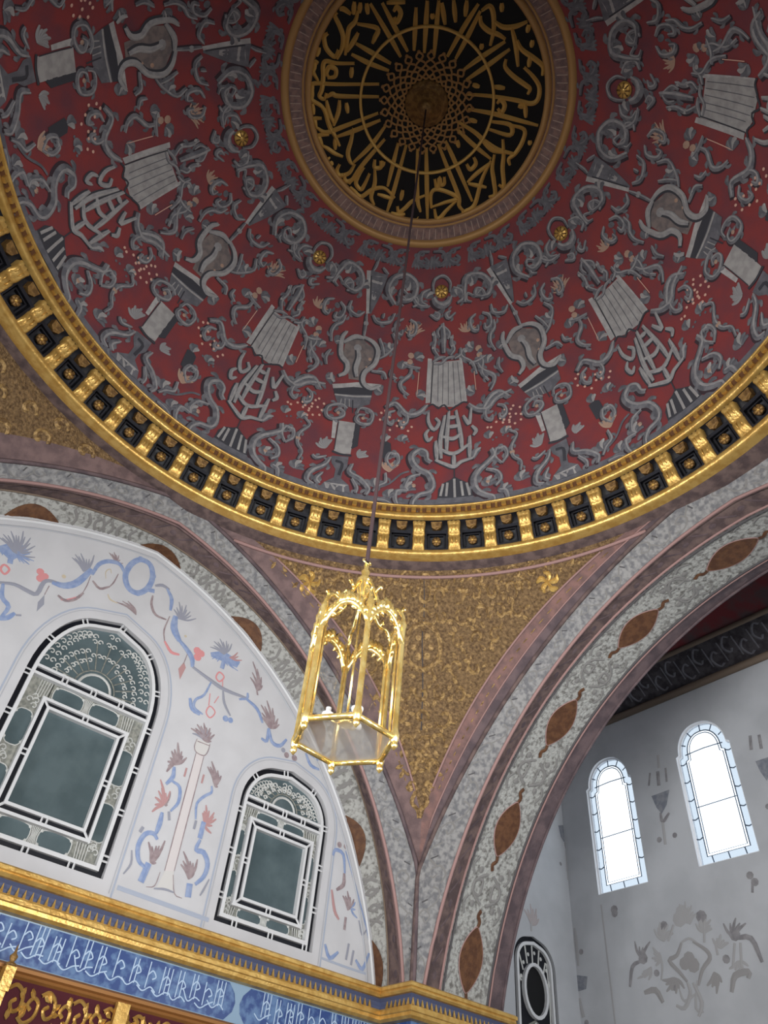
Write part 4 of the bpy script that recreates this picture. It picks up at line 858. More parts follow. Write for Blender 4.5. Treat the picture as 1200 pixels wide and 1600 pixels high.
left_arch = Arch(1, .4, [(5.28, -1.224, .659, 7.356), (5.47, -.443, 1.778, 5.807), (5.77, .211, 2.262, 5.103), (6.0, -.518, 1.437, 5.933), (6.65, -.6, 1.35, 6.03)])
def build_arch(A, nm, label, bands):
    root = empty(nm); tag(root, label, kind='structure'); NT = 97
    for (k0, k1, m, pname) in bands:
        b = MB(); b.grid(lambda i, j: A.p(k0 + (k1 - k0) * j / 4, 2 * i / (NT - 1)), NT, 5, m); b.build(pname, root, True)
    return root
def amp(A, k0, k1, width):
    def mp(u, v, h): return A.p(k0 + (k1 - k0) * v / width, u, h)
    return mp
def arch_detail(A, root, almonds, lines, half):
    for k, r, m in lines:
        b = MB(); b.tube([A.p(k, 2 * i / 96, r * .4) for i in range(97)], r, m, 6); b.build('moulding', root, True)
    # u is t, so scale: one unit of t is about 7.6 m
    L = 7.4
    def mpn(k0, k1, w): return lambda u, v, h: A.p(k0 + (k1 - k0) * v / w, u / L, h)
    m1 = mpn(0, 1, .5)
    for i in range(27):          # scrollwork of the grey band
        b = MB(); u = .12 + i * .54; s = 1 if i % 2 else -1; c = .25
        b.stroke(m1, [(u, c - .14 * s), (u + .12, c - .17 * s), (u + .22, c - .05 * s), (u + .15, c + .06 * s), (u + .07, c), (u + .12, c - .06 * s)], .026, 'grey_mid', .006, .1)
        b.stroke(m1, [(u + .22, c), (u + .32, c + .14 * s), (u + .44, c + .15 * s), (u + .5, c + .03 * s)], .024, 'grey_mid', .006, .1)
        b.stroke(m1, [(u + .3, c - .12), (u + .34, c - .02)], .02, 'grey_dark', .006, .1); b.build('scrollwork', root)
    m2 = mpn(1, 2, .4)
    for i in range(36):          # brown rosettes of the band beside it
        b = MB(); u = .2 + i * .4; b.blob(m2, (u, .2), .05, 'mauve', .004, .1); b.stroke(m2, [(u + .1, .1), (u + .2, .2), (u + .3, .28)], .03, 'mauve', .004, .1); b.build('band_flower', root)
    W = .9; kk = half; m3 = mpn(2, kk, W)
    for t in almonds:            # brown almond panels of the soffit
        u = t * L; b = MB(); hw, hl = .215, .37; c = .45
        pts = []
        for q in range(13):
            f = -1 + q / 6; pts.append((f * hl, hw * (cos(f * pi / 2) ** .8 if abs(f) < 1 else 0)))
        loopb = [(u + x, c + y) for x, y in pts] + [(u + x, c - y) for x, y in pts[::-1][1:-1]]
        rows = [(u + x, c - y, c + y) for x, y in pts]
        b.grid(lambda i, j: m3(rows[i][0], rows[i][1] + (rows[i][2] - rows[i][1]) * j / 4, .012), len(rows), 5, 'almond')
        for s in (-1, 1):
            b.stroke(m3, [(u + s * hl * .92, c), (u + s * (hl + .06), c + .02), (u + s * (hl + .12), c - .03), (u + s * (hl + .19), c)], .055, 'almond', .008, .1)
        al = b.build('almond_panel', root)
        b = MB(); b.stroke(m3, [(p[0], p[1]) for p in loopb], .02, 'pink_line', .008, .3, n=2, closed=True); b.build('almond_border', al)
        b = MB()
        for s in (-1, 1):
            for e in (-1, 1):
                q = u + s * .62
                b.stroke(m3, [(q, c + e * .05), (q + s * .1, c + e * .22), (q + s * .24, c + e * .26), (q + s * .28, c + e * .12), (q + s * .18, c + e * .1)], .04, 'grey_mid', .008, .15)
                b.stroke(m3, [(q - s * .16, c + e * .3), (q - s * .04, c + e * .36), (q + s * .06, c + e * .3)], .035, 'grey_mid', .008, .15)
                b.blob(m3, (q - s * .02, c + e * .2), .045, 'grey_mid', .008, .2); b.blob(m3, (q + s * .2, c + e * .38), .03, 'grey_mid', .008, .2)
                b.stroke(m3, [(q - s * .4, c + e * .34), (q - s * .3, c + e * .4)], .03, 'grey_mid', .008, .15)
        b.build('stucco_scroll', root)
ra = build_arch(right_arch, 'trim_2', 'wide pointed arch with brown almond panels opening to the white bay', [(0, 1, 'grey_band', 'scroll_band'), (1, 2, 'brown_band', 'brown_band'), (2, 3, 'stucco', 'soffit'), (3, 4, 'mauve', 'edge_band')])
RT = [.067, .285, .50, .725, .935, 1.15, 1.37]
arch_detail(right_arch, ra, RT, [(0.04, .03, 'brown_band'), (1.0, .024, 'pink_line'), (1.08, .018, 'brown_band'), (1.93, .018, 'pink_line'), (2.04, .016, 'grey_dark'), (2.98, .016, 'grey_dark'), (3.08, .016, 'pink_line'), (4.0, .02, 'mauve')], 3)
la = build_arch(left_arch, 'trim_3', 'pointed arch over the white wall with half hidden brown almond panels', [(0, 1, 'grey_band', 'scroll_band'), (1, 2, 'brown_band', 'brown_band'), (2, 3, 'stucco', 'soffit'), (3, 4, 'stucco', 'soffit')])
arch_detail(left_arch, la, [], [(0.04, .03, 'mauve'), (1.0, .024, 'pink_line'), (1.15, .02, 'pink'), (2.0, .014, 'moulding_brown')], 3)
# half almonds of the left soffit: centred on the hidden part of the soffit
m3 = lambda u, v, h: left_arch.p(2 + v / .23 if v < .23 else 3 + (v - .23) / .65, u / 7.4, h)
for t in (.04, .268, .50, .746, .99, 1.254, 1.5):
    u = t * 7.4; b = MB(); hw, hl, c = .2, .42, .28
    rows = []
    for q in range(13):
        f = -1 + q / 6; y = hw * (cos(f * pi / 2) ** .8 if abs(f) < 1 else 0); rows.append((u + f * hl, c - y, c + y * .2))
    b.grid(lambda i, j: m3(rows[i][0], rows[i][1] + (rows[i][2] - rows[i][1]) * j / 4, .012), len(rows), 5, 'almond'); b.build('almond_panel', la)
    b = MB()
    for s in (-1, 1):
        for d in (.52, .72, .92, 1.05): b.stroke(m3, [(u + s * d, .05), (u + s * (d + .06), .14), (u + s * (d + .02), .22)], .04, 'grey_mid', .008, .15)
    b.build('stucco_scroll', la)

# ---- pendentives
def yR(z): return min(-2.022 + sqrt(8.625 ** 2 - (z + .55) ** 2), A0)
def xL(z): return min(-1.224 + sqrt(7.356 ** 2 - (z - .659) ** 2), A0)
def pend_pt(z, ph, d=0):
    y, x = yR(z), xL(z); p1, p2 = atan2(y, A0), atan2(A0, x); k = (ph - p1) / (p2 - p1) if p2 > p1 + 1e-6 else .5
    r = hypot(A0, y) * (1 - k) + hypot(A0, x) * k - d
    return (r * cos(ph), r * sin(ph), z)
ZT, ZP = 3.9, 7.71
def dlt(z): return radians(max(.5, 2.4 + 1.45 * (z - 4.9)))
zs = [ZT + (ZP - ZT) * (i / 40) ** .8 for i in range(41)]
def prow(z):
    p1, p2 = atan2(yR(z), A0), atan2(A0, xL(z)); d = dlt(z)
    return p1, min(p1 + d, (p1 + p2) / 2), max(p2 - d, (p1 + p2) / 2), p2
b = MB(); b.grid(lambda i, j: pend_pt(zs[i], prow(zs[i])[1] + (prow(zs[i])[2] - prow(zs[i])[1]) * j / 16), 41, 17, 'gold_leaf')
pen = tag(b.build('pendentive', smooth=True), 'gilded corner pendentive between the two arches behind the lantern', kind='structure')
one(lambda b: b.grid(lambda i, j: pend_pt(zs[i], prow(zs[i])[0] + (prow(zs[i])[1] - prow(zs[i])[0]) * (.38 + .62 * j / 3)), 41, 4, 'orange_pink'), 'border_band', pen, True)
one(lambda b: b.grid(lambda i, j: pend_pt(zs[i], prow(zs[i])[0] + (prow(zs[i])[1] - prow(zs[i])[0]) * .38 * j / 2), 41, 3, 'mauve'), 'border_band', pen, True)
one(lambda b: b.tube([pend_pt(z, prow(z)[0] + (prow(z)[1] - prow(z)[0]) * .38, .008) for z in zs if z > 4.4], .012, 'pink_line', 5), 'border_fillet', pen, True)
for k in range(26):
    z = 5.0 + 2.5 * k / 25
    one(lambda b: [b.blob(lambda u, v, h: pend_pt(v, prow(v)[q] + (prow(v)[q + 1] - prow(v)[q]) * (f + u), h), (0, z), .03, 'gold_relief', .006, .3, 6) for q, f in ((0, .68), (2, .3))], 'border_fleck', pen)
one(lambda b: b.grid(lambda i, j: pend_pt(zs[i], prow(zs[i])[2] + (prow(zs[i])[3] - prow(zs[i])[2]) * j / 3), 41, 4, 'pink'), 'border_band', pen, True)
zt = [z for z in zs if 4.85 < z < 7.6]
for j in (1, 2): one(lambda b: b.tube([pend_pt(z, prow(z)[j], .01) for z in zt], .016, 'pink_line', 6), 'border_fillet', pen, True)
one(lambda b: b.tube([pend_pt(7.60, prow(7.6)[0] + (prow(7.6)[3] - prow(7.6)[0]) * i / 40, .01) for i in range(41)], .028, 'pink_line', 6), 'top_fillet', pen, True)
def pmp(u, v, h):      # u metres around (from 45 deg), v = height
    z = max(min(v, 7.69), 4.0); y, x = yR(z), xL(z); return pend_pt(z, radians(45) - u / 6.2, h)
rnd = random.Random(3)
one(lambda b: (b.stroke(pmp, [(.28 * cos(a * pi / 6), 6.72 + .28 * sin(a * pi / 6)) for a in range(12)], .07, 'gold_relief', .01, .35, closed=True), [b.blob(pmp, (.14 * cos(a), 6.72 + .14 * sin(a)), .05, 'gold_relief', .01, .4) for a in (0, 1.05, 2.1, 3.14, 4.2, 5.24)]), 'relief_wreath', pen)
for z in (5.25, 5.55, 5.85, 6.15, 6.45, 6.8, 7.1, 7.36, 7.56):
    p = prow(z); w = (p[2] - p[1]) * 6.2 / 2; n = max(1, int(w / .33))
    for k in range(-n, n + 1):
        u = k * w / (n + .6) * .95; s = 1 if k >= 0 else -1
        if hypot(u, z - 6.72) < .34: continue
        b = MB(); r = rnd.uniform(.1, .15); a0 = rnd.uniform(0, 6.28); sg = rnd.choice((-1, 1))
        b.stroke(pmp, [(u + r * (1 - q / 9) * cos(a0 + sg * q * .75), z + r * (1 - q / 9) * sin(a0 + sg * q * .75)) for q in range(8)], .05, 'gold_relief', .006, .4, n=3, prof=lambda k: .5 + .6 * sin(pi * k))
        for q in range(3):
            a = rnd.uniform(0, 6.28); b.stroke(pmp, [(u + .1 * cos(a), z + .1 * sin(a)), (u + .2 * cos(a + .3), z + .2 * sin(a + .3))], .05, 'gold_relief', .006, .3, n=3, prof=lambda k: .2 + sin(pi * k))
        b.build('relief_scroll', pen)
b = MB()
for s in (-1, 1):
    b.stroke(pmp, [(s * .17, 4.98), (s * .1, 5.06), (s * .05, 4.96), (s * .1, 4.82), (s * .02, 4.72), (0, 4.62)], .05, 'gold_relief', .012, .4)
    b.blob(pmp, (s * .13, 4.99), .05, 'gold_relief', .012, .4)
b.build('tip_ornament', pen)
one(lambda b: b.stroke(pmp, [(.0, 7.66), (.015, 7.2), (-.01, 6.8), (.01, 6.3), (0, 5.7)], .014, 'dk', .002, .1), 'groin_seam', pen)
for u, z in ((2.15, 7.36), (-2.0, 7.36)):
    one(lambda b: [b.stroke(pmp, [(u, z), (u + .13 * cos(a), z + .1 * sin(a)), (u + .2 * cos(a + .5), z + .14 * sin(a + .5))], .07, 'gold', .012, .3, prof=lambda k: .4 + .7 * sin(pi * k)) for a in (0, 1.3, 2.5, 3.8, 5.0)], 'corner_palmette', pen)
# pendentive over the other end of the left arch (its edge shows at the picture's left)
def xl2(z): return max(.8 - xL(z), -A0)
b = MB()
def p2(i, j, a=0., c=1.):
    z = zs[i]; x = xl2(z); r = hypot(A0, x); p1 = atan2(A0, x); pe = math.acos(max(-1, -A0 / r)) if r > A0 else pi; d = dlt(z)
    f0 = p1 + d if c > .5 else p1; f1 = max(pe, f0 + .001) if c > .5 else p1 + d
    q = f0 + (f1 - f0) * j / 12; return (r * cos(q), r * sin(q), z)
b.grid(lambda i, j: p2(i, j, 0, 1), 41, 13, 'gold_leaf')
pe2 = tag(b.build('pendentive', smooth=True), 'dim gilded pendentive at the left edge above the left arch', kind='structure')
one(lambda b: b.grid(lambda i, j: p2(i, j, 0, 0), 41, 13, 'pink'), 'border_band', pe2, True)
for (u0, z0) in ((-1.9, 7.25), (-2.4, 7.0), (-2.9, 6.8), (-2.3, 7.4), (-2.8, 7.25), (-3.2, 7.1), (-3.1, 7.45), (-3.5, 7.3), (-1.3, 7.5), (-1.8, 7.55)):
    b = MB()
    def m4(u, v, h):
        z = min(max(v, 4), 7.69); x = xl2(z); r = hypot(A0, x) - h; ph = atan2(A0, u); return (r * cos(ph), r * sin(ph), z)
    b.stroke(m4, [(u0 + .15 * (1 - q / 9) * cos(q * .75), z0 + .12 * (1 - q / 9) * sin(q * .75)) for q in range(8)], .06, 'gold_relief', .006, .4, n=3); b.build('relief_scroll', pe2)

# pendentive over the far end of the right arch (beyond the picture's right edge)
def p3(i, j, band):
    z = zs[i]; y = max(-.8 - yR(z), -6.08); r = hypot(A0, y); f0 = atan2(y, A0); d = dlt(z)
    pe = -math.asin(6.1 / r) if r > 6.1 else -pi / 2
    a, c_ = (f0, f0 - d) if band else (f0 - d, min(pe, f0 - d - .001)); q = a + (c_ - a) * j / 12
    return (r * cos(q), r * sin(q), z)
pe3 = tag(one(lambda b: b.grid(lambda i, j: p3(i, j, False), 41, 13, 'gold_leaf'), 'pendentive', None, True), 'gilded pendentive over the far end of the right arch outside the picture', kind='structure')
one(lambda b: b.grid(lambda i, j: p3(i, j, True), 41, 13, 'pink'), 'border_band', pe3, True)

# ---- walls with openings
def arch_loop(c, hw, z0, zs, za, n=10, rr=.75, sh=0.0):
    """outline of a window: flat sill, straight jambs, four-centred pointed head; sh = shoulder width (counter-clockwise)"""
    H1 = za - zs; H = min(H1, .82 * hw); R_ = rr * (hw - sh); hw2 = hw - sh; lo_, hi_ = .3, 1.56
    for _ in range(40):
        th = (lo_ + hi_) / 2; hh = R_ * sin(th) + (hw2 - R_ + R_ * cos(th)) * cos(th) / sin(th)
        if hh > H: lo_ = th
        else: hi_ = th
    half = [(hw2 - R_ + R_ * cos(th * i / n), zs + R_ * sin(th * i / n) * H1 / H) for i in range(n + 1)]
    P = [(c - hw, z0), (c + hw, z0)] + ([(c + hw, zs - .03)] if sh else []) + [(c + x, z) for x, z in half] + [(c, za)] + [(c - x, z) for x, z in half[::-1]] + ([(c - hw, zs - .03)] if sh else [])
    return P
def inset(P, d):
    n = len(P); out = []
    for i in range(n):
        a, p, c = Vector(P[i - 1]), Vector(P[i]), Vector(P[(i + 1) % n])
        e1, e2 = (p - a), (c - p)
        if e1.length < 1e-6 or e2.length < 1e-6: out.append(tuple(p)); continue
        e1.normalize(); e2.normalize(); n1, n2 = Vector((-e1.y, e1.x)), Vector((-e2.y, e2.x)); m = n1 + n2
        m = m / max(m.dot(n1), .35) if m.length > 1e-6 else n1
        out.append(tuple(p + m * d))
    return out
def holed(name, outer, holes, mp, m, depth=.15, mrev=None, parent=None):
    bm = bmesh.new(); edges = []
    for L in [outer] + holes:
        vs = [bm.verts.new((p[0], p[1], 0)) for p in L]
        edges += [bm.edges.new((vs[i], vs[(i + 1) % len(vs)])) for i in range(len(vs))]
    bmesh.ops.triangle_fill(bm, use_beauty=True, edges=edges)
    bm.verts.ensure_lookup_table(); b = MB()
    b.add([mp(v.co.x, v.co.y, 0) for v in bm.verts], [tuple(v.index for v in f.verts) for f in bm.faces], m); bm.free()
    for L in holes:
        b.grid(lambda i, j: mp(L[i % len(L)][0], L[i % len(L)][1], -depth * j), len(L) + 1, 2, mrev or m)
    return b.build(name, parent)
def ringstrip(b, L0, L1, mp, h0, h1, m):
    n = len(L0); b.grid(lambda i, j: mp(*(L0 if j == 0 else L1)[i % n], (h0, h1)[j]), n + 1, 2, m)
def frame_bar(b, L, w, mp, h0, h1, m):
    """a bar of rectangular section running round loop L, w wide inwards, from depth h0 to h1 (proud)"""
    I = inset(L, w); ringstrip(b, L, I, mp, h1, h1, m); ringstrip(b, L, L, mp, h0, h1, m); ringstrip(b, I, I, mp, h0, h1, m)

YT, XB, YB = 6.0, 10.0, 6.29
def lw(u, v, h): return (u, YT - h, v)        # left wall, h towards the room
def fw(u, v, h): return (XB - h, u, v)        # far wall of the bay
def sw(u, v, h): return (u, YB - h, v)        # side wall of the bay
W1 = arch_loop(.33, .88, 2.83, 4.80, 5.90); W2 = arch_loop(3.43, .745, 2.80, 4.33, 4.97)
wl = holed('wall_left', [(-5.3, 1.7), (5.6, 1.7), (5.6, 7.75), (-5.3, 7.75)], [W1, W2], lw, 'wall_white', .16)
tag(wl, 'white painted wall under the left arch with blue and pink flower ornament', kind='structure')
PN = dict(flower_blue='painted_flower', garland_blue='painted_garland', cartouche_blue='painted_cartouche', garland_blue2='painted_garland', flower_blue2='painted_flower', leaf_brown='painted_leaf', flower_brown='painted_flower', candelabra='painted_candelabra', vine='painted_vine', vine2='painted_vine', vine3='painted_vine', vine4='painted_vine')
for k, nm in PN.items():
    one(lambda b: b.draw(lw, TRACE[k], True), nm, wl)
def outline(b, L, d, w, m, mp=lw, h=.004, skip_sill=True):
    P = inset(L, -d); P = P[1:] + P[:1]
    b.stroke(mp, P, w, m, h, .05, n=1)
for L in (W1, W2):
    one(lambda b: (outline(b, L, .15, .022, 'pale_blue'), outline(b, L, .115, .012, 'grey_line')), 'window_outline', wl)
# inner line following the arch edge of the wall
def tymp(t, d):
    r = 5.933 - d; a0 = math.asin((2.6 - 1.437) / r); a1 = math.acos((.4 + .518) / r); tt = t if t <= 1 else 2 - t; a = a0 + (a1 - a0) * tt
    x = -.518 + r * cos(a); return (x if t <= 1 else .8 - x, 1.437 + r * sin(a))
one(lambda b: (b.stroke(lw, [tymp(i / 40, .16) for i in range(81)], .03, 'grey_line', .004, .3, n=1), b.stroke(lw, [tymp(i / 40, .05) for i in range(81)], .05, 'frame_white', .004, .3, n=1)), 'arch_fillet', wl)
one(lambda b: b.stroke(lw, [(1.4, 2.80), (2.1, 2.79), (2.62, 2.78)], .05, 'pale_blue', .004, .05, n=2), 'painted_base_line', wl)
one(lambda b: b.stroke(lw, [(4.32, 2.78), (4.7, 2.77), (5.1, 2.77)], .03, 'pale_blue', .004, .05, n=2), 'painted_base_line', wl)

def link_knob(b, mp, p, t, m='frame_white'):
    """a pair of small bars bridging the dark channel"""
    nx, ny = -t[1], t[0]
    for s in (-1, 1):
        x, y = p[0] + t[0] * .03 * s, p[1] + t[1] * .03 * s
        b.stroke(mp, [(x - nx * .05, y - ny * .05), (x + nx * .05, y + ny * .05)], .024, m, -.03, .5, n=1)
def left_window(idx, L, c, hw, z0, zs, za, inner, label):
    root = tag(empty('window_%d' % idx, (0, 0, 0)), label, kind='structure')
    one(lambda b: ringstrip(b, L, inset(L, .11), lw, -.07, -.07, 'channel_black'), 'dark_channel', root)
    F = inset(L, .07); one(lambda b: frame_bar(b, F, .045, lw, -.1, -.02, 'frame_white'), 'outer_frame', root)
    G = inset(F, .045); x0, x1, y0, y1 = inner
    # transom at the springing line
    tz = zs + .02
    ins = .105
    for dz in (.05, -.05): one(lambda b: frame_bar(b, [(c - hw + ins, tz + dz - .018), (c + hw - ins, tz + dz - .018), (c + hw - ins, tz + dz + .018), (c - hw + ins, tz + dz + .018)], .0179, lw, -.1, -.03, 'frame_white'), 'transom_bar', root)
    one(lambda b: b.grid(lambda i, j: lw(c - hw + ins + (2 * hw - 2 * ins) * i, tz + (-.05, .05)[j], -.07), 2, 2, 'channel_black'), 'transom_channel', root)
    # inner rectangular double frame
    R = [(x0, y0), (x1, y0), (x1, y1), (x0, y1)]; RO = inset(R, -.125)
    one(lambda b: frame_bar(b, RO, .035, lw, -.1, -.02, 'frame_white'), 'casement_outer', root)
    one(lambda b: ringstrip(b, inset(RO, .03), inset(RO, .095), lw, -.06, -.06, 'channel_black'), 'casement_channel', root)
    one(lambda b: frame_bar(b, inset(R, -.035), .035, lw, -.1, -.02, 'frame_white'), 'casement_inner', root)
    one(lambda b: [b.stroke(lw, [p, q], .03, 'frame_white', -.03, .3, n=1) for p, q in zip(RO, R)], 'casement_mitre', root)
    # links across the channels
    b = MB(); n = len(L); M_ = inset(L, .035)
    per = [0]
    for i in range(n): per.append(per[-1] + (Vector(M_[(i + 1) % n]) - Vector(M_[i])).length)
    cnt = int(per[-1] / .52)
    for k in range(cnt):
        s = (k + .5) * per[-1] / cnt; i = max(j for j in range(n) if per[j] <= s); a, d = Vector(M_[i]), Vector(M_[(i + 1) % n]) - Vector(M_[i])
        if d.length < 1e-5: continue
        p = a + d * ((s - per[i]) / d.length); link_knob(b, lw, p, tuple(d.normalized()))
    for f in (.25, .5, .75): link_knob(b, lw, (c - hw + ins + (2 * hw - 2 * ins) * f, tz), (1, 0))
    for yy in (y0 - .05, y1 + .05): link_knob(b, lw, ((x0 + x1) / 2, yy), (1, 0))
    for xx in (x0 - .05, x1 + .05): link_knob(b, lw, (xx, (y0 + y1) / 2), (0, 1))
    b.build('frame_links', root)
    # panes
    one(lambda b: b.grid(lambda i, j: lw((x0, x1)[i], (y0, y1)[j], -.09), 2, 2, 'pane_teal'), 'pane', root)
    # backing tracery sheet of pierced stucco behind the border
    def sheet(b):
        Q = [(c - hw + .05, z0 + .05), (c + hw - .05, z0 + .05), (c + hw - .05, tz), (c - hw + .05, tz)]
        for (a0, a1, b0, b1) in ((c - hw + .05, x0 - .05, z0 + .05, tz), (x1 + .05, c + hw - .05, z0 + .05, tz), (x0 - .06, x1 + .06, z0 + .05, y0 - .05), (x0 - .06, x1 + .06, y1 + .05, tz)):
            b.grid(lambda i, j: lw((a0, a1)[i], (b0, b1)[j], -.10), 2, 2, 'tracery')
    one(sheet, 'pierced_stucco', root)
    cl, cr = (c - hw + .1 + x0 - .1) / 2, (c + hw - .1 + x1 + .1) / 2; pw = (x0 - .1 - (c - hw + .1)) / 2 * .88
    hh = y1 - y0; spots = []
    for cx in (cl, cr):
        for fy in (.12, .72): spots.append((cx, y0 + hh * fy + .02, pw, hh * .2))
    tm, bm2 = (y1 + .1 + tz - .06) / 2, (y0 - .1 + z0 + .1) / 2; th, bh = (tz - .06 - y1 - .1) / 2 * .86, (y0 - .1 - z0 - .1) / 2 * .86
    for s in (-1, 1):
        spots.append((c + s * (x1 - x0) * .27, tm, (x1 - x0) * .22, th)); spots.append((c + s * (x1 - x0) * .27, bm2, (x1 - x0) * .22, bh))
    for (cx, cy, rx, ry) in spots:
        P = [(cx + rx * (abs(cos(a)) ** .6) * (1 if cos(a) > 0 else -1), cy + ry * (abs(sin(a)) ** .6) * (1 if sin(a) > 0 else -1)) for a in [2 * pi * k / 20 for k in range(20)]]
        p_ = one(lambda b: b.add([lw(x, y, -.092) for x, y in P], [tuple(range(20))], 'pane_teal'), 'pane', root)
        b = MB(); b.stroke(lw, P, .014, 'tracery_light', -.09, .4, n=1, closed=True)
        for k in (2, 8, 12, 18): b.blob(lw, (P[k][0], P[k][1]), .02, 'tracery_light', -.085, .4, 6)
        b.build('pane_border', p_)
    # curls of the stucco between the panes
    b = MB(); rr = random.Random(idx)
    def curl(x, y, r, s): b.stroke(lw, [(x + s * r * cos(a) * (1 - k / 9), y + r * sin(a) * (1 - k / 9)) for k, a in enumerate([q * .9 for q in range(7)])], .017, 'tracery_light', -.09, .5, n=2)
    for cx in (cl, cr):
        for fy in (.42, -.16, 1.02):
            for k in range(4): curl(cx + rr.uniform(-.6, .6) * pw, y0 + hh * fy + rr.uniform(-.1, .1), .045, rr.choice((-1, 1)))
    for yy, hh2 in ((tm, th), (bm2, bh)):
        for k in range(-2, 3): b.stroke(lw, [(c + k * .022, yy - hh2), (c + k * .012, yy), (c + k * .022, yy + hh2)], .012, 'tracery_light', -.09, .5, n=2)
        for s in (-1, 1):
            for k in range(5): b.stroke(lw, [(c + s * ((x1 - x0) * .5 + .06 + k * .03), yy - hh2), (c + s * ((x1 - x0) * .52 + .02 + k * .035), yy + hh2)], .012, 'tracery_light', -.09, .5, n=1)
    b.build('stucco_curls', root)
    # lunette: pane, half ring, radiating scrolls
    LU = [p for p in inset(L, .1) if p[1] > tz]; LU = [(c + hw - .1, tz + .05)] + sorted([p for p in LU if p[0] >= c], key=lambda p: p[1]) + sorted([p for p in LU if p[0] < c], key=lambda p: -p[1]) + [(c - hw + .1, tz + .05)]
    one(lambda b: b.add([lw(x, y, -.10) for x, y in LU], [tuple(range(len(LU)))], 'pane_teal'), 'lunette_pane', root)
    b = MB(); r0 = hw * .25
    b.stroke(lw, [(c + r0 * cos(a), tz + .06 + r0 * sin(a)) for a in [pi * k / 12 for k in range(13)]], .035, 'tracery_light', -.09, .5, n=1)
    b.stroke(lw, [(c + r0 * 1.25 * cos(a), tz + .06 + r0 * 1.25 * sin(a)) for a in [pi * k / 12 for k in range(13)]], .02, 'tracery', -.09, .5, n=1)
    for k in range(11):
        a = pi * (k + .5) / 11; ext = (hw - .2) * .8 if abs(a - pi / 2) > .5 else (za - tz - .25) * .82
        p, q = (c + r0 * 1.3 * cos(a), tz + .06 + r0 * 1.3 * sin(a)), (c + ext * cos(a), tz + .06 + min(ext, za - tz - .28) * sin(a))
        b.stroke(lw, [p, q], .016, 'tracery', -.09, .5, n=2)
        for s in (-1, 1):
            curl(q[0] + s * .035 * sin(a), q[1] - s * .035 * cos(a), .04, s); mx, my = (p[0] + q[0]) / 2, (p[1] + q[1]) / 2; curl(mx + s * .04 * sin(a), my - s * .04 * cos(a), .035, -s)
    for (x, y) in [p for p in inset(L, .2) if p[1] > tz + .12]:
        for s in (-1, 1): curl(x + s * .04, y, .042, s)
    b.build('lunette_tracery', root)
left_window(1, W1, .33, .88, 2.83, 4.80, 5.90, (-.09, .81, 3.27, 4.40), 'large arched window with white double frame at the left of the white wall')
left_window(2, W2, 3.43, .745, 2.80, 4.33, 4.97, (3.03, 3.85, 3.16, 4.02), 'smaller arched window with white double frame beside the corner pier')
one(lambda b: b.box((0, YT + .35, 4), (11, .1, 6), 'frieze_dark'), 'wall_left_backing', wl)

# ---- trim_4: gilded cornice with blue cove running along the left wall and round the pier
t4 = tag(empty('trim_4'), 'gilded cornice with blue cove and gold points below the windows and round the pier', kind='structure')
FX, FY1, FY2, XE = 5.12, 5.714, 5.12, 7.08
def sweep(name, prof, m):
    b = MB()
    def pt(i, d, z): return [(-5.2, FY1 + d, z), (FX + d, FY1 + d, z), (FX + d, FY2 + d, z), (XE - min(d, .1), FY2 + d, z), (XE - min(d, .1), FY2 + .9, z)][i]
    b.grid(lambda i, j: pt(i, *prof[j]), 5, len(prof), m); return b.build(name, t4)
sweep('upper_gilded_moulding', [(.32, 2.60), (.02, 2.598), (.0, 2.58), (.0, 2.545), (.02, 2.535), (.012, 2.51), (.03, 2.485), (.08, 2.48)], 'gold')
sweep('blue_cove', [(.07, 2.482), (.11, 2.45), (.135, 2.41), (.14, 2.36)], 'cove_blue')
sweep('lower_gilded_moulding', [(.15, 2.375), (.105, 2.37), (.10, 2.35), (.10, 2.31), (.115, 2.30), (.12, 2.265), (.15, 2.235), (.28, 2.23)], 'gold')
b = MB(); b.add([(-.016, 0, 0), (.016, 0, 0), (.016, -.03, 0), (-.016, -.03, 0), (0, -.012, .1)], [(0, 1, 2, 3), (0, 1, 4), (1, 2, 4), (2, 3, 4), (3, 0, 4)], 'gold'); sp = b.mesh('gilded_point')
for k in range(76): link('gilded_point', sp, t4, loc=(-.95 + k * .08, FY1 + .125, 2.37))
for k in range(24): link('gilded_point', sp, t4, loc=(FX + .14 + k * .08, FY2 + .125, 2.37))
for k in range(6): link('gilded_point', sp, t4, loc=(FX + .125, FY2 + .17 + k * .08, 2.37), rz=-pi / 2)

# ---- wall tiles: inscription frieze of blue tiles below the cornice
tf = tag(one(lambda b: (b.grid(lambda i, j: ((-2.6, 5.36)[i], 5.96, (1.5, 2.26)[j]), 2, 2, 'tile_blue'), b.grid(lambda i, j: (5.36, (5.96, 5.36)[i], (1.5, 2.26)[j]), 2, 2, 'tile_blue'), b.grid(lambda i, j: ((5.36, 6.95)[i], 5.36, (1.5, 2.26)[j]), 2, 2, 'tile_blue')), 'wall_left_tiles', None), 'blue tile frieze with white Arabic lettering under the gilded cornice', kind='structure')
def tw(u, v, h): return (u, 5.96 - h, v)
one(lambda b: (b.stroke(tw, [(-2.5, 1.83), (5.3, 1.83)], .05, 'tile_pale', .004, .05, n=8), b.stroke(tw, [(-2.5, 2.235), (5.3, 2.235)], .03, 'tile_pale', .004, .05, n=8)), 'tile_border', tf)
for xc in (3.2,):
    one(lambda b: b.poly(tw, [(xc - .16, 1.84), (xc + .16, 1.84), (xc + .05, 1.95), (xc + .03, 2.04), (xc + .06, 2.13), (xc + .16, 2.23), (xc - .16, 2.23), (xc - .06, 2.13), (xc - .03, 2.04), (xc - .05, 1.95)], 'tile_pale', .004), 'cartouche_end', tf)
rl = random.Random(11); x = -.6
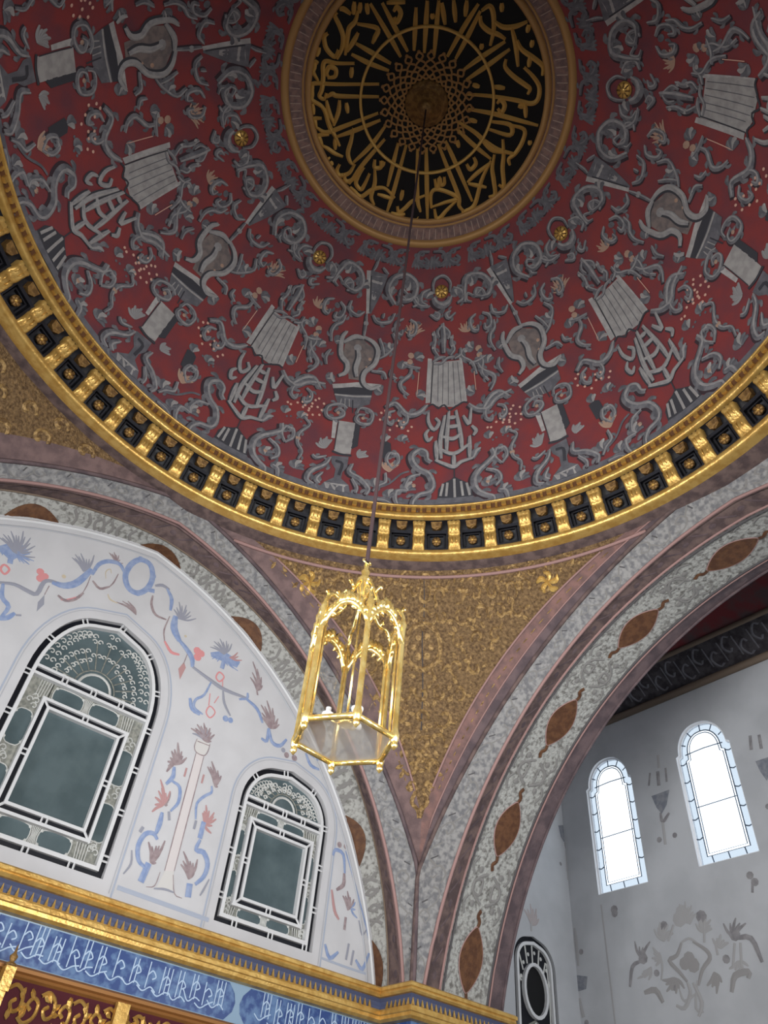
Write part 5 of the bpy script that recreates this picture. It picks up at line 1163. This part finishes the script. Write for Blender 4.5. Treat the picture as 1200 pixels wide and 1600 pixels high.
while x < 5.2:
    if not 3.02 < x < 3.38:
        b = MB(); z = 1.93 + rl.uniform(0, .05); hgt = rl.uniform(.22, .32)
        for k in range(rl.choice((1, 2, 3, 3))): b.stroke(tw, [(x + k * .05, z), (x + k * .05 + .004, min(z + hgt, 2.22))], .013, 'letter_white', .005, .1, n=1)
        b.stroke(tw, [(x - .1, z + rl.uniform(0, .1)), (x - .02, z - .03), (x + .06, z + .02), (x + .13, z - .04 + rl.uniform(0, .1))], .013, 'letter_white', .005, .1)
        b.stroke(tw, [(x, z + .12), (x + .05, z + .17), (x + .1, z + .12), (x + .06, z + .09)], .014, 'letter_white', .005, .1)
        b.build('letter', tf)
    x += rl.uniform(.13, .21)
def tp(u, v, h): return (u, 5.36 - h, v)
for k in range(8): one(lambda b: (b.stroke(tp, [(5.45 + k * .12, 1.9), (5.46 + k * .12, 2.18)], .015, 'letter_white', .005, .1, n=1), b.stroke(tp, [(5.4 + k * .12, 1.95), (5.46 + k * .12, 1.9), (5.52 + k * .12, 2.0)], .018, 'letter_white', .005, .1)), 'letter', tf)

# ---- bay behind the right arch
BW1 = arch_loop(5.13, .52, 5.07, 7.05, 7.53, rr=.92, sh=.06); BW2 = arch_loop(3.09, .53, 5.10, 7.05, 7.55, rr=.92, sh=.06); BW3 = arch_loop(.9, .53, 5.12, 7.05, 7.56, rr=.92, sh=.06)
wb = tag(holed('wall_back', [(-6.3, -1.6), (6.3, -1.6), (6.3, 9.1), (-6.3, 9.1)], [BW1, BW2, BW3], fw, 'wall_bay', .12, 'reveal_white'), 'white end wall of the bay with two bright arched windows and grey flower painting', kind='structure')
for nm, pn in (('bay_flower', 'painted_bouquet'), ('bay_bud', 'painted_bud'), ('bay_bud2', 'painted_bud'), ('bay_vase', 'painted_vase'), ('bay_vase2', 'painted_vase'), ('bay_urn', 'painted_urn')):
    one(lambda b: b.draw(fw, TRACE[nm], True), pn, wb)
one(lambda b: b.stroke(fw, [(5.62, -1), (5.62, 2), (5.62, 4.9)], .03, 'gyl', .004, .05, n=2), 'painted_line', wb)
GR = arch_loop(8.9, .52, 2.2, 3.78, 4.22)
wsd = tag(holed('wall_bay_side', [(6.9, -1.6), (10.05, -1.6), (10.05, 9.1), (6.9, 9.1)], [GR], sw, 'wall_bay', .1), 'pale side wall of the bay with a small black and white grille window', kind='structure')
for nm, pn in (('side_vase', 'painted_vase'), ('side_flower', 'painted_flower')): one(lambda b: b.draw(sw, TRACE[nm], True), pn, wsd)
def bay_window(idx, L, c, hw, z0, zs, za, label):
    root = tag(empty('window_%d' % idx), label, kind='structure'); D = -.07
    one(lambda b: frame_bar(b, L, .03, fw, D - .04, D + .02, 'reveal_white'), 'frame', root)
    I = inset(L, .15)
    one(lambda b: (b.stroke(fw, I, .024, 'lead', D, .6, n=1, closed=True), b.stroke(fw, inset(L, .19), .02, 'lead', D, .6, n=1, closed=True)), 'inner_lattice', root)
    def bars(b):
        for s in (-1, 1):
            for f in (.16, .34, .52, .7, .88):
                z = z0 + .15 + (zs - z0 - .1) * f; b.stroke(fw, [(c + s * hw, z + .03), (c + s * (hw - .08), z), (c + s * (hw - .15), z + .03)], .022, 'lead', D, .6, n=2)
        for f in (-.55, 0, .55): b.stroke(fw, [(c + f * hw - .01, z0), (c + f * hw + .01, z0 + .15)], .022, 'lead', D, .6, n=1)
        b.stroke(fw, [(c - hw + .16, zs), (c, zs + .02), (c + hw - .16, zs)], .022, 'lead', D, .6, n=2)
        b.stroke(fw, [(c - hw + .16, (z0 + zs) / 2), (c + hw - .16, (z0 + zs) / 2)], .018, 'lead', D, .6, n=2)
        for a in (.5, 1.05, 1.6, 2.1, 2.65): b.stroke(fw, [(c + (hw - .16) * cos(a), zs + (za - zs - .16) * sin(a)), (c + hw * cos(a) * .98, zs + (za - zs) * sin(a) * .97)], .022, 'lead', D, .6, n=1)
    one(bars, 'lattice_bars', root)
    n = len(L); one(lambda b: b.add([fw(x, y, D - .02) for x, y in L], [tuple(range(n))], 'window_glass'), 'pane', root)
    one(lambda b: ringstrip(b, L, I, fw, D - .01, D - .01, 'border_glass'), 'border_pane', root)
bay_window(3, BW1, 5.13, .52, 5.07, 7.05, 7.53, 'bright arched window nearer the arch on the end wall of the bay')
bay_window(4, BW2, 3.09, .53, 5.10, 7.05, 7.55, 'bright arched window at the right edge on the end wall of the bay')
bay_window(5, BW3, .9, .53, 5.12, 7.05, 7.56, 'third arched window of the bay end wall beyond the right edge')
# grille window of the side wall
g = tag(empty('window_6'), 'small arched window with black and white oval grille on the bay side wall', kind='structure')
one(lambda b: b.add([sw(x, y, -.05) for x, y in GR], [tuple(range(len(GR)))], 'channel_black'), 'dark_ground', g)
one(lambda b: frame_bar(b, inset(GR, .075), .05, sw, -.06, .0, 'frame_white'), 'inner_frame', g)
OV = [(8.9 + .30 * cos(2 * pi * k / 24), 3.42 + .40 * sin(2 * pi * k / 24)) for k in range(24)]
one(lambda b: frame_bar(b, OV, .05, sw, -.06, .01, 'frame_white'), 'oval_frame', g)
one(lambda b: b.add([sw(x, y, -.04) for x, y in inset(OV, .05)], [tuple(range(24))], 'bl_black'), 'pane', g)
def gt(b):
    for k in range(7):
        a = pi * (k + .5) / 7; p, q = (8.9 + .31 * cos(a), 3.42 + .41 * sin(a)), (8.9 + .42 * cos(a), 3.5 + .64 * sin(a)); b.stroke(sw, [p, q], .035, 'tracery_light', -.05, .4, n=1)
        b.blob(sw, ((p[0] + q[0]) / 2 + .05, (p[1] + q[1]) / 2), .03, 'tracery_light', -.045, .3)
    for s in (-1, 1):
        b.stroke(sw, [(8.9 + s * .36, 3.9), (8.9 + s * .38, 3.4), (8.9 + s * .36, 2.9)], .03, 'tracery_light', -.05, .4); b.stroke(sw, [(8.9, 3.0), (8.9 + s * .2, 2.9), (8.9 + s * .36, 2.75)], .04, 'tracery', -.05, .4)
    b.stroke(sw, [(8.9, 3.0), (8.9, 2.4)], .04, 'tracery_light', -.05, .4)
one(gt, 'grille', g)
one(lambda b: b.box((9, YB + .4, 3.4), (3, .1, 4), 'bl_black'), 'window_backing', g)
# bay ceiling, frieze, front face, other side, floor
bc = tag(one(lambda b: b.grid(lambda i, j: ((6.9, 10.05)[i], (-6.3, 6.3)[j], 9.15), 2, 2, 'bay_red'), 'ceiling_bay', None), 'dim red painted ceiling of the bay behind the right arch', kind='structure')
one(lambda b: b.grid(lambda i, j: ((9.97, 9.55)[i], (-6.3, 6.3)[j], (8.3, 8.78)[i]), 2, 2, 'frieze_dark'), 'frieze', bc)
one(lambda b: b.tube([(9.95, -6.3, 8.24), (9.95, 6.28, 8.24)], .07, 'moulding_brown', 8), 'lower_moulding', bc, True)
one(lambda b: b.tube([(9.55, -6.3, 8.8), (9.55, 6.28, 8.8)], .05, 'moulding_brown', 8), 'upper_moulding', bc, True)
one(lambda b: b.grid(lambda i, j: ((9.55, 9.0)[i], (-6.3, 6.3)[j], (8.82, 9.13)[i]), 2, 2, 'bay_red'), 'cove', bc)
for k in range(26):
    def fs(u, v, h): return (9.97 - .42 * v - h * .75, u, 8.3 + .48 * v - h * .66)
    y = 5.9 - k * .3; s = 1 if k % 2 else -1
    one(lambda b: (b.stroke(fs, [(y - .1, .5 + .3 * s), (y, .5 + .36 * s), (y + .09, .5 + .1 * s), (y, .5 - .1 * s), (y - .06, .5)], .05, 'md', .006, .2), b.stroke(fs, [(y + .12, .2), (y + .15, .8)], .03, 'md', .006, .2)), 'frieze_scroll', bc)
def front(i, j):
    p = right_arch.p(4, 2 * i / 64); 
    if j == 0: return p
    y, z = p[1], p[2]; k = i / 64
    return (p[0], (6.3 if k < .25 else 6.3 - 12.6 * (k - .25) / .5 if k < .75 else -6.3), (2.56 + (9.15 - 2.56) * k / .25 if k < .25 else 9.15 if k < .75 else 9.15 - 6.59 * (k - .75) / .25))
wf = tag(one(lambda b: (b.grid(front, 65, 2, 'wall_bay'), b.grid(lambda i, j: (6.93, (5.3, 6.3)[i], (-1.6, 2.56)[j]), 2, 2, 'wall_bay'), b.grid(lambda i, j: (6.93, (-6.0, -6.4)[i], (-1.6, 2.56)[j]), 2, 2, 'wall_bay')), 'wall_bay_front', None), 'inner face of the arch wall towards the bay', kind='structure')
tag(holed('wall_bay_far', [(6.9, -1.6), (10.05, -1.6), (10.05, 9.15), (6.9, 9.15)], [arch_loop(8.4, .7, 2.5, 5.2, 5.9)], lambda u, v, h: (u, -6.3 + h, v), 'wall_bay', .2), 'far side wall of the bay out of the picture', kind='structure')
# piers below the cornice, room walls behind the camera, floor
def pier(b):
    b.grid(lambda i, j: ((5.38, 6.93)[i], 5.38, (-1.6, 2.6)[j]), 2, 2, 'plaster'); b.grid(lambda i, j: (5.38, (5.38, 6.1)[i], (-1.6, 2.6)[j]), 2, 2, 'plaster')
tag(one(pier, 'wall_corner_pier', None), 'corner pier below the gilded cornice', kind='structure')
tag(one(lambda b: b.grid(lambda i, j: ((-5.3, 5.4)[i], YT + .01, (-1.6, 1.72)[j]), 2, 2, 'plaster'), 'wall_left_lower', None), 'lower part of the left wall under the tile frieze', kind='structure')
tag(one(lambda b: b.grid(lambda i, j: ((-5.4, 10.2)[i], (-6.5, 6.5)[j], -1.6), 2, 2, 'floor_stone'), 'floor', None), 'stone floor of the hall below the picture', kind='structure')
def back_wall(nm, mp, lab):
    H = [arch_loop(c, .75, .5, 3.2, 4.0) for c in (-3.2, 0, 3.2)]
    tag(holed(nm, [(-6.6, -1.6), (6.6, -1.6), (6.6, 8.6), (-6.6, 8.6)], H, mp, 'plaster', .3), lab, kind='structure')
back_wall('wall_front', lambda u, v, h: (u, -6.15 + h, v), 'hall wall behind the camera with tall windows')
back_wall('wall_right', lambda u, v, h: (-5.3 + h, u, v), 'hall wall behind the camera on the left with tall windows')
# closing surfaces above the far arches (never in view)
tag(one(lambda b: b.lathe([(5.65, 7.72), (7.6, 8.2), (8.4, 8.6)], 'plaster', 60), 'ceiling_corners', None), 'plain closing surface behind the pendentives', kind='structure')

# ================================================================== things
# ---- hanging lantern
lan = tag(empty('hanging_lantern', (0, 0, 1.86)), 'six-sided gilded brass lantern with glass panes hanging on a long cord', 'lantern')
RL, HL = .262, .66
VX = [(RL * cos(radians(5 + 60 * k)), RL * sin(radians(5 + 60 * k))) for k in range(6)]
for k in range(6):
    x, y = VX[k]; s_ = 1.0
    b = MB(); b.tube([(x, y, -.04), (x, y, -.02), (x, y, .02), (x, y, .05), (x, y, HL), (x, y, HL + .03), (x, y, HL + .1)], [.005, .02, .024, .016, .016, .024, .005], 'lantern_brass', 8)
    b.tube([(x * .89, y * .89, .02), (x * .89, y * .89, HL)], .008, 'lantern_brass', 5); po = b.build('corner_post', lan, True)
    one(lambda b: b.tube([(x, y, -.025), (x * 1.01, y * 1.01, -.045), (x, y, -.065)], [.016, .018, .003], 'lantern_brass', 8), 'drop_finial', po, True)
    x2, y2 = VX[(k + 1) % 6]
    one(lambda b: b.tube([(x, y, 0), (x2, y2, 0)], .016, 'lantern_brass', 8), 'bottom_rail', lan, True)
    def arcp(f, r=0, up=.0):
        z = HL - .10 + (.155 * sin(pi * f) ** .7 if 0 < f < 1 else 0) + up; return (x + (x2 - x) * f, y + (y2 - y) * f, z)
    b = MB(); b.tube([arcp(i / 14) for i in range(15)], .017, 'lantern_brass', 6); cr = b.build('arched_crest', lan, True)
    b = MB(); rc = random.Random(k)
    for i in range(1, 14):
        p = Vector(arcp(i / 14)); hgt = .045 + .035 * sin(pi * i / 14) + rc.uniform(-.008, .012)
        b.tube([p, p + Vector((rc.uniform(-.012, .012), rc.uniform(-.012, .012), hgt * .6)), p + Vector((0, 0, hgt))], [.017, .018, .004], 'lantern_brass', 5)
    for i in (3, 5, 9, 11):
        p = Vector(arcp(i / 14)); b.tube([p, p + Vector((0, 0, -.03)), p + Vector(((x2 - x) * .06, (y2 - y) * .06, -.045))], [.013, .012, .004], 'lantern_brass', 5)
    b.build('foliage', cr, True)
    one(lambda b: b.grid(lambda i, j: (x + (x2 - x) * i / 12, y + (y2 - y) * i / 12, .01 if j == 0 else arcp(i / 12)[2]), 13, 2, 'lantern_glass'), 'glass_pane', lan)
    # S-shaped rib to the crown
    P = [(1.0, HL), (.99, HL + .09), (.84, HL + .15), (.62, HL + .15), (.42, HL + .2), (.3, HL + .29), (.18, HL + .37), (.06, HL + .4)]
    Q = spline(P, 4); b = MB(); b.tube([(x * r, y * r, z) for r, z in Q], [.013 - .004 * i / len(Q) for i in range(len(Q))], 'lantern_brass', 6)
    for (r, z, dr) in ((.92, HL + .11, .06), (.62, HL + .15, .07), (.3, HL + .29, .09)):
        b.tube([(x * r, y * r, z), (x * (r + dr), y * (r + dr), z + .05), (x * (r + dr * 1.6), y * (r + dr * 1.6), z + .03), (x * (r + dr), y * (r + dr), z + .015)], [.01, .011, .008, .003], 'lantern_brass', 5)
    b.build('crown_rib', lan, True)
one(lambda b: b.lathe([(0, HL + .16), (.03, HL + .18), (.012, HL + .22), (.03, HL + .28), (.042, HL + .33), (.028, HL + .37), (.045, HL + .40), (.018, HL + .43), (.028, HL + .46), (.013, HL + .49), (.018, HL + .52), (0, HL + .54)], 'lantern_brass', 12), 'crown_finial', lan, True)
one(lambda b: b.tube([(.03 * cos(a), .03 * sin(a) * .4, HL + .55 + .026 * sin(a)) for a in [2 * pi * k / 10 for k in range(11)]], .007, 'lantern_brass', 5), 'hanging_ring', lan, True)
one(lambda b: b.add([(x * .97, y * .97, .004) for x, y in VX], [tuple(range(6))], 'frosted'), 'bottom_pane', lan)
one(lambda b: b.tube([(0, 0, .1), (0, 0, HL + .2)], .007, 'lantern_brass', 6), 'stem', lan, True)
one(lambda b: b.lathe([(0, .06), (.03, .08), (.05, .1), (.02, .12), (.012, .15), (0, .16)], 'lantern_brass', 12), 'burner_plate', lan, True)
for k in range(3):
    a = 2 * pi * k / 3 + .4; cx, cy = .1 * cos(a), .1 * sin(a)
    arm = one(lambda b: b.tube([(0, 0, .11), (cx * .5, cy * .5, .09), (cx, cy, .12)], .006, 'lantern_brass', 5), 'candle_arm', lan, True)
    one(lambda b: b.lathe([(0, .115), (.028, .12), (.032, .14), (.014, .142), (.014, .175), (0, .18)], 'frame_white', 10, (cx, cy, 0)), 'candle', arm, True)
one(lambda b: b.tube([(0, 0, HL + .55), (0, 0, 5), (0, 0, 12.108 - 1.86)], .013, 'cord', 6), 'suspension_cord', lan)

# ---- canopy at the lower left corner: gilded red pelmet with a finial
can = tag(empty('canopy_pelmet', (0, 5.80, 0)), 'dark red pelmet with gilded scroll relief and a gold finial at the lower left', 'pelmet')
one(lambda b: b.grid(lambda i, j: ((-2.4, 3.6)[i], .01, (1.0, 1.72)[j]), 2, 2, 'canopy_red'), 'pelmet_panel', can)
def cm(b):
    pr = [(.10, 1.82), (.0, 1.815), (-.04, 1.79), (-.04, 1.76), (-.01, 1.745), (-.02, 1.72), (.01, 1.70)]
    b.grid(lambda i, j: ((-2.4, 3.6)[i], pr[j][0], pr[j][1]), 2, len(pr), 'canopy_brown')
one(cm, 'top_moulding', can)
def cp(u, v, h): return (u, -h, v)
rc = random.Random(5)
for k in range(18):
    u = .2 + k * .165
    if abs(u - .52) < .09: continue
    b = MB(); s = 1 if k % 2 else -1; z = 1.52
    b.stroke(cp, [(u - .1, z + .1 * s), (u - .03, z + .14 * s), (u + .05, z + .08 * s), (u + .06, z - .03 * s), (u, z - .07 * s), (u - .04, z - .01 * s), (u, z + .03 * s)], .035, 'gold', .004, .6)
    for q in range(4):
        a = rc.uniform(0, 6.28); b.stroke(cp, [(u + .05 * cos(a), z + .06 * sin(a)), (u + .12 * cos(a + .4), z + .15 * sin(a + .4))], .045, 'gold', .004, .5, n=3, prof=lambda t: .2 + sin(pi * t))
    b.build('gilded_scroll', can)
one(lambda b: (b.box((.50, -.1, 1.66), (.1, .12, .2), 'gold'), b.box((.50, -.1, 1.3), (.07, .08, .55), 'gold')), 'corner_post', can)
one(lambda b: b.lathe([(0, 0), (.055, .005), (.05, .03), (.02, .045), (.035, .07), (.04, .09), (.015, .12), (.008, .17), (0, .2)], 'gold_deep', 12, (.50, -.1, 1.76)), 'finial', can, True)
one(lambda b: (b.box((1.75, -.05, 1.62), (.14, .06, .2), 'gold'),), 'gilded_block', can)
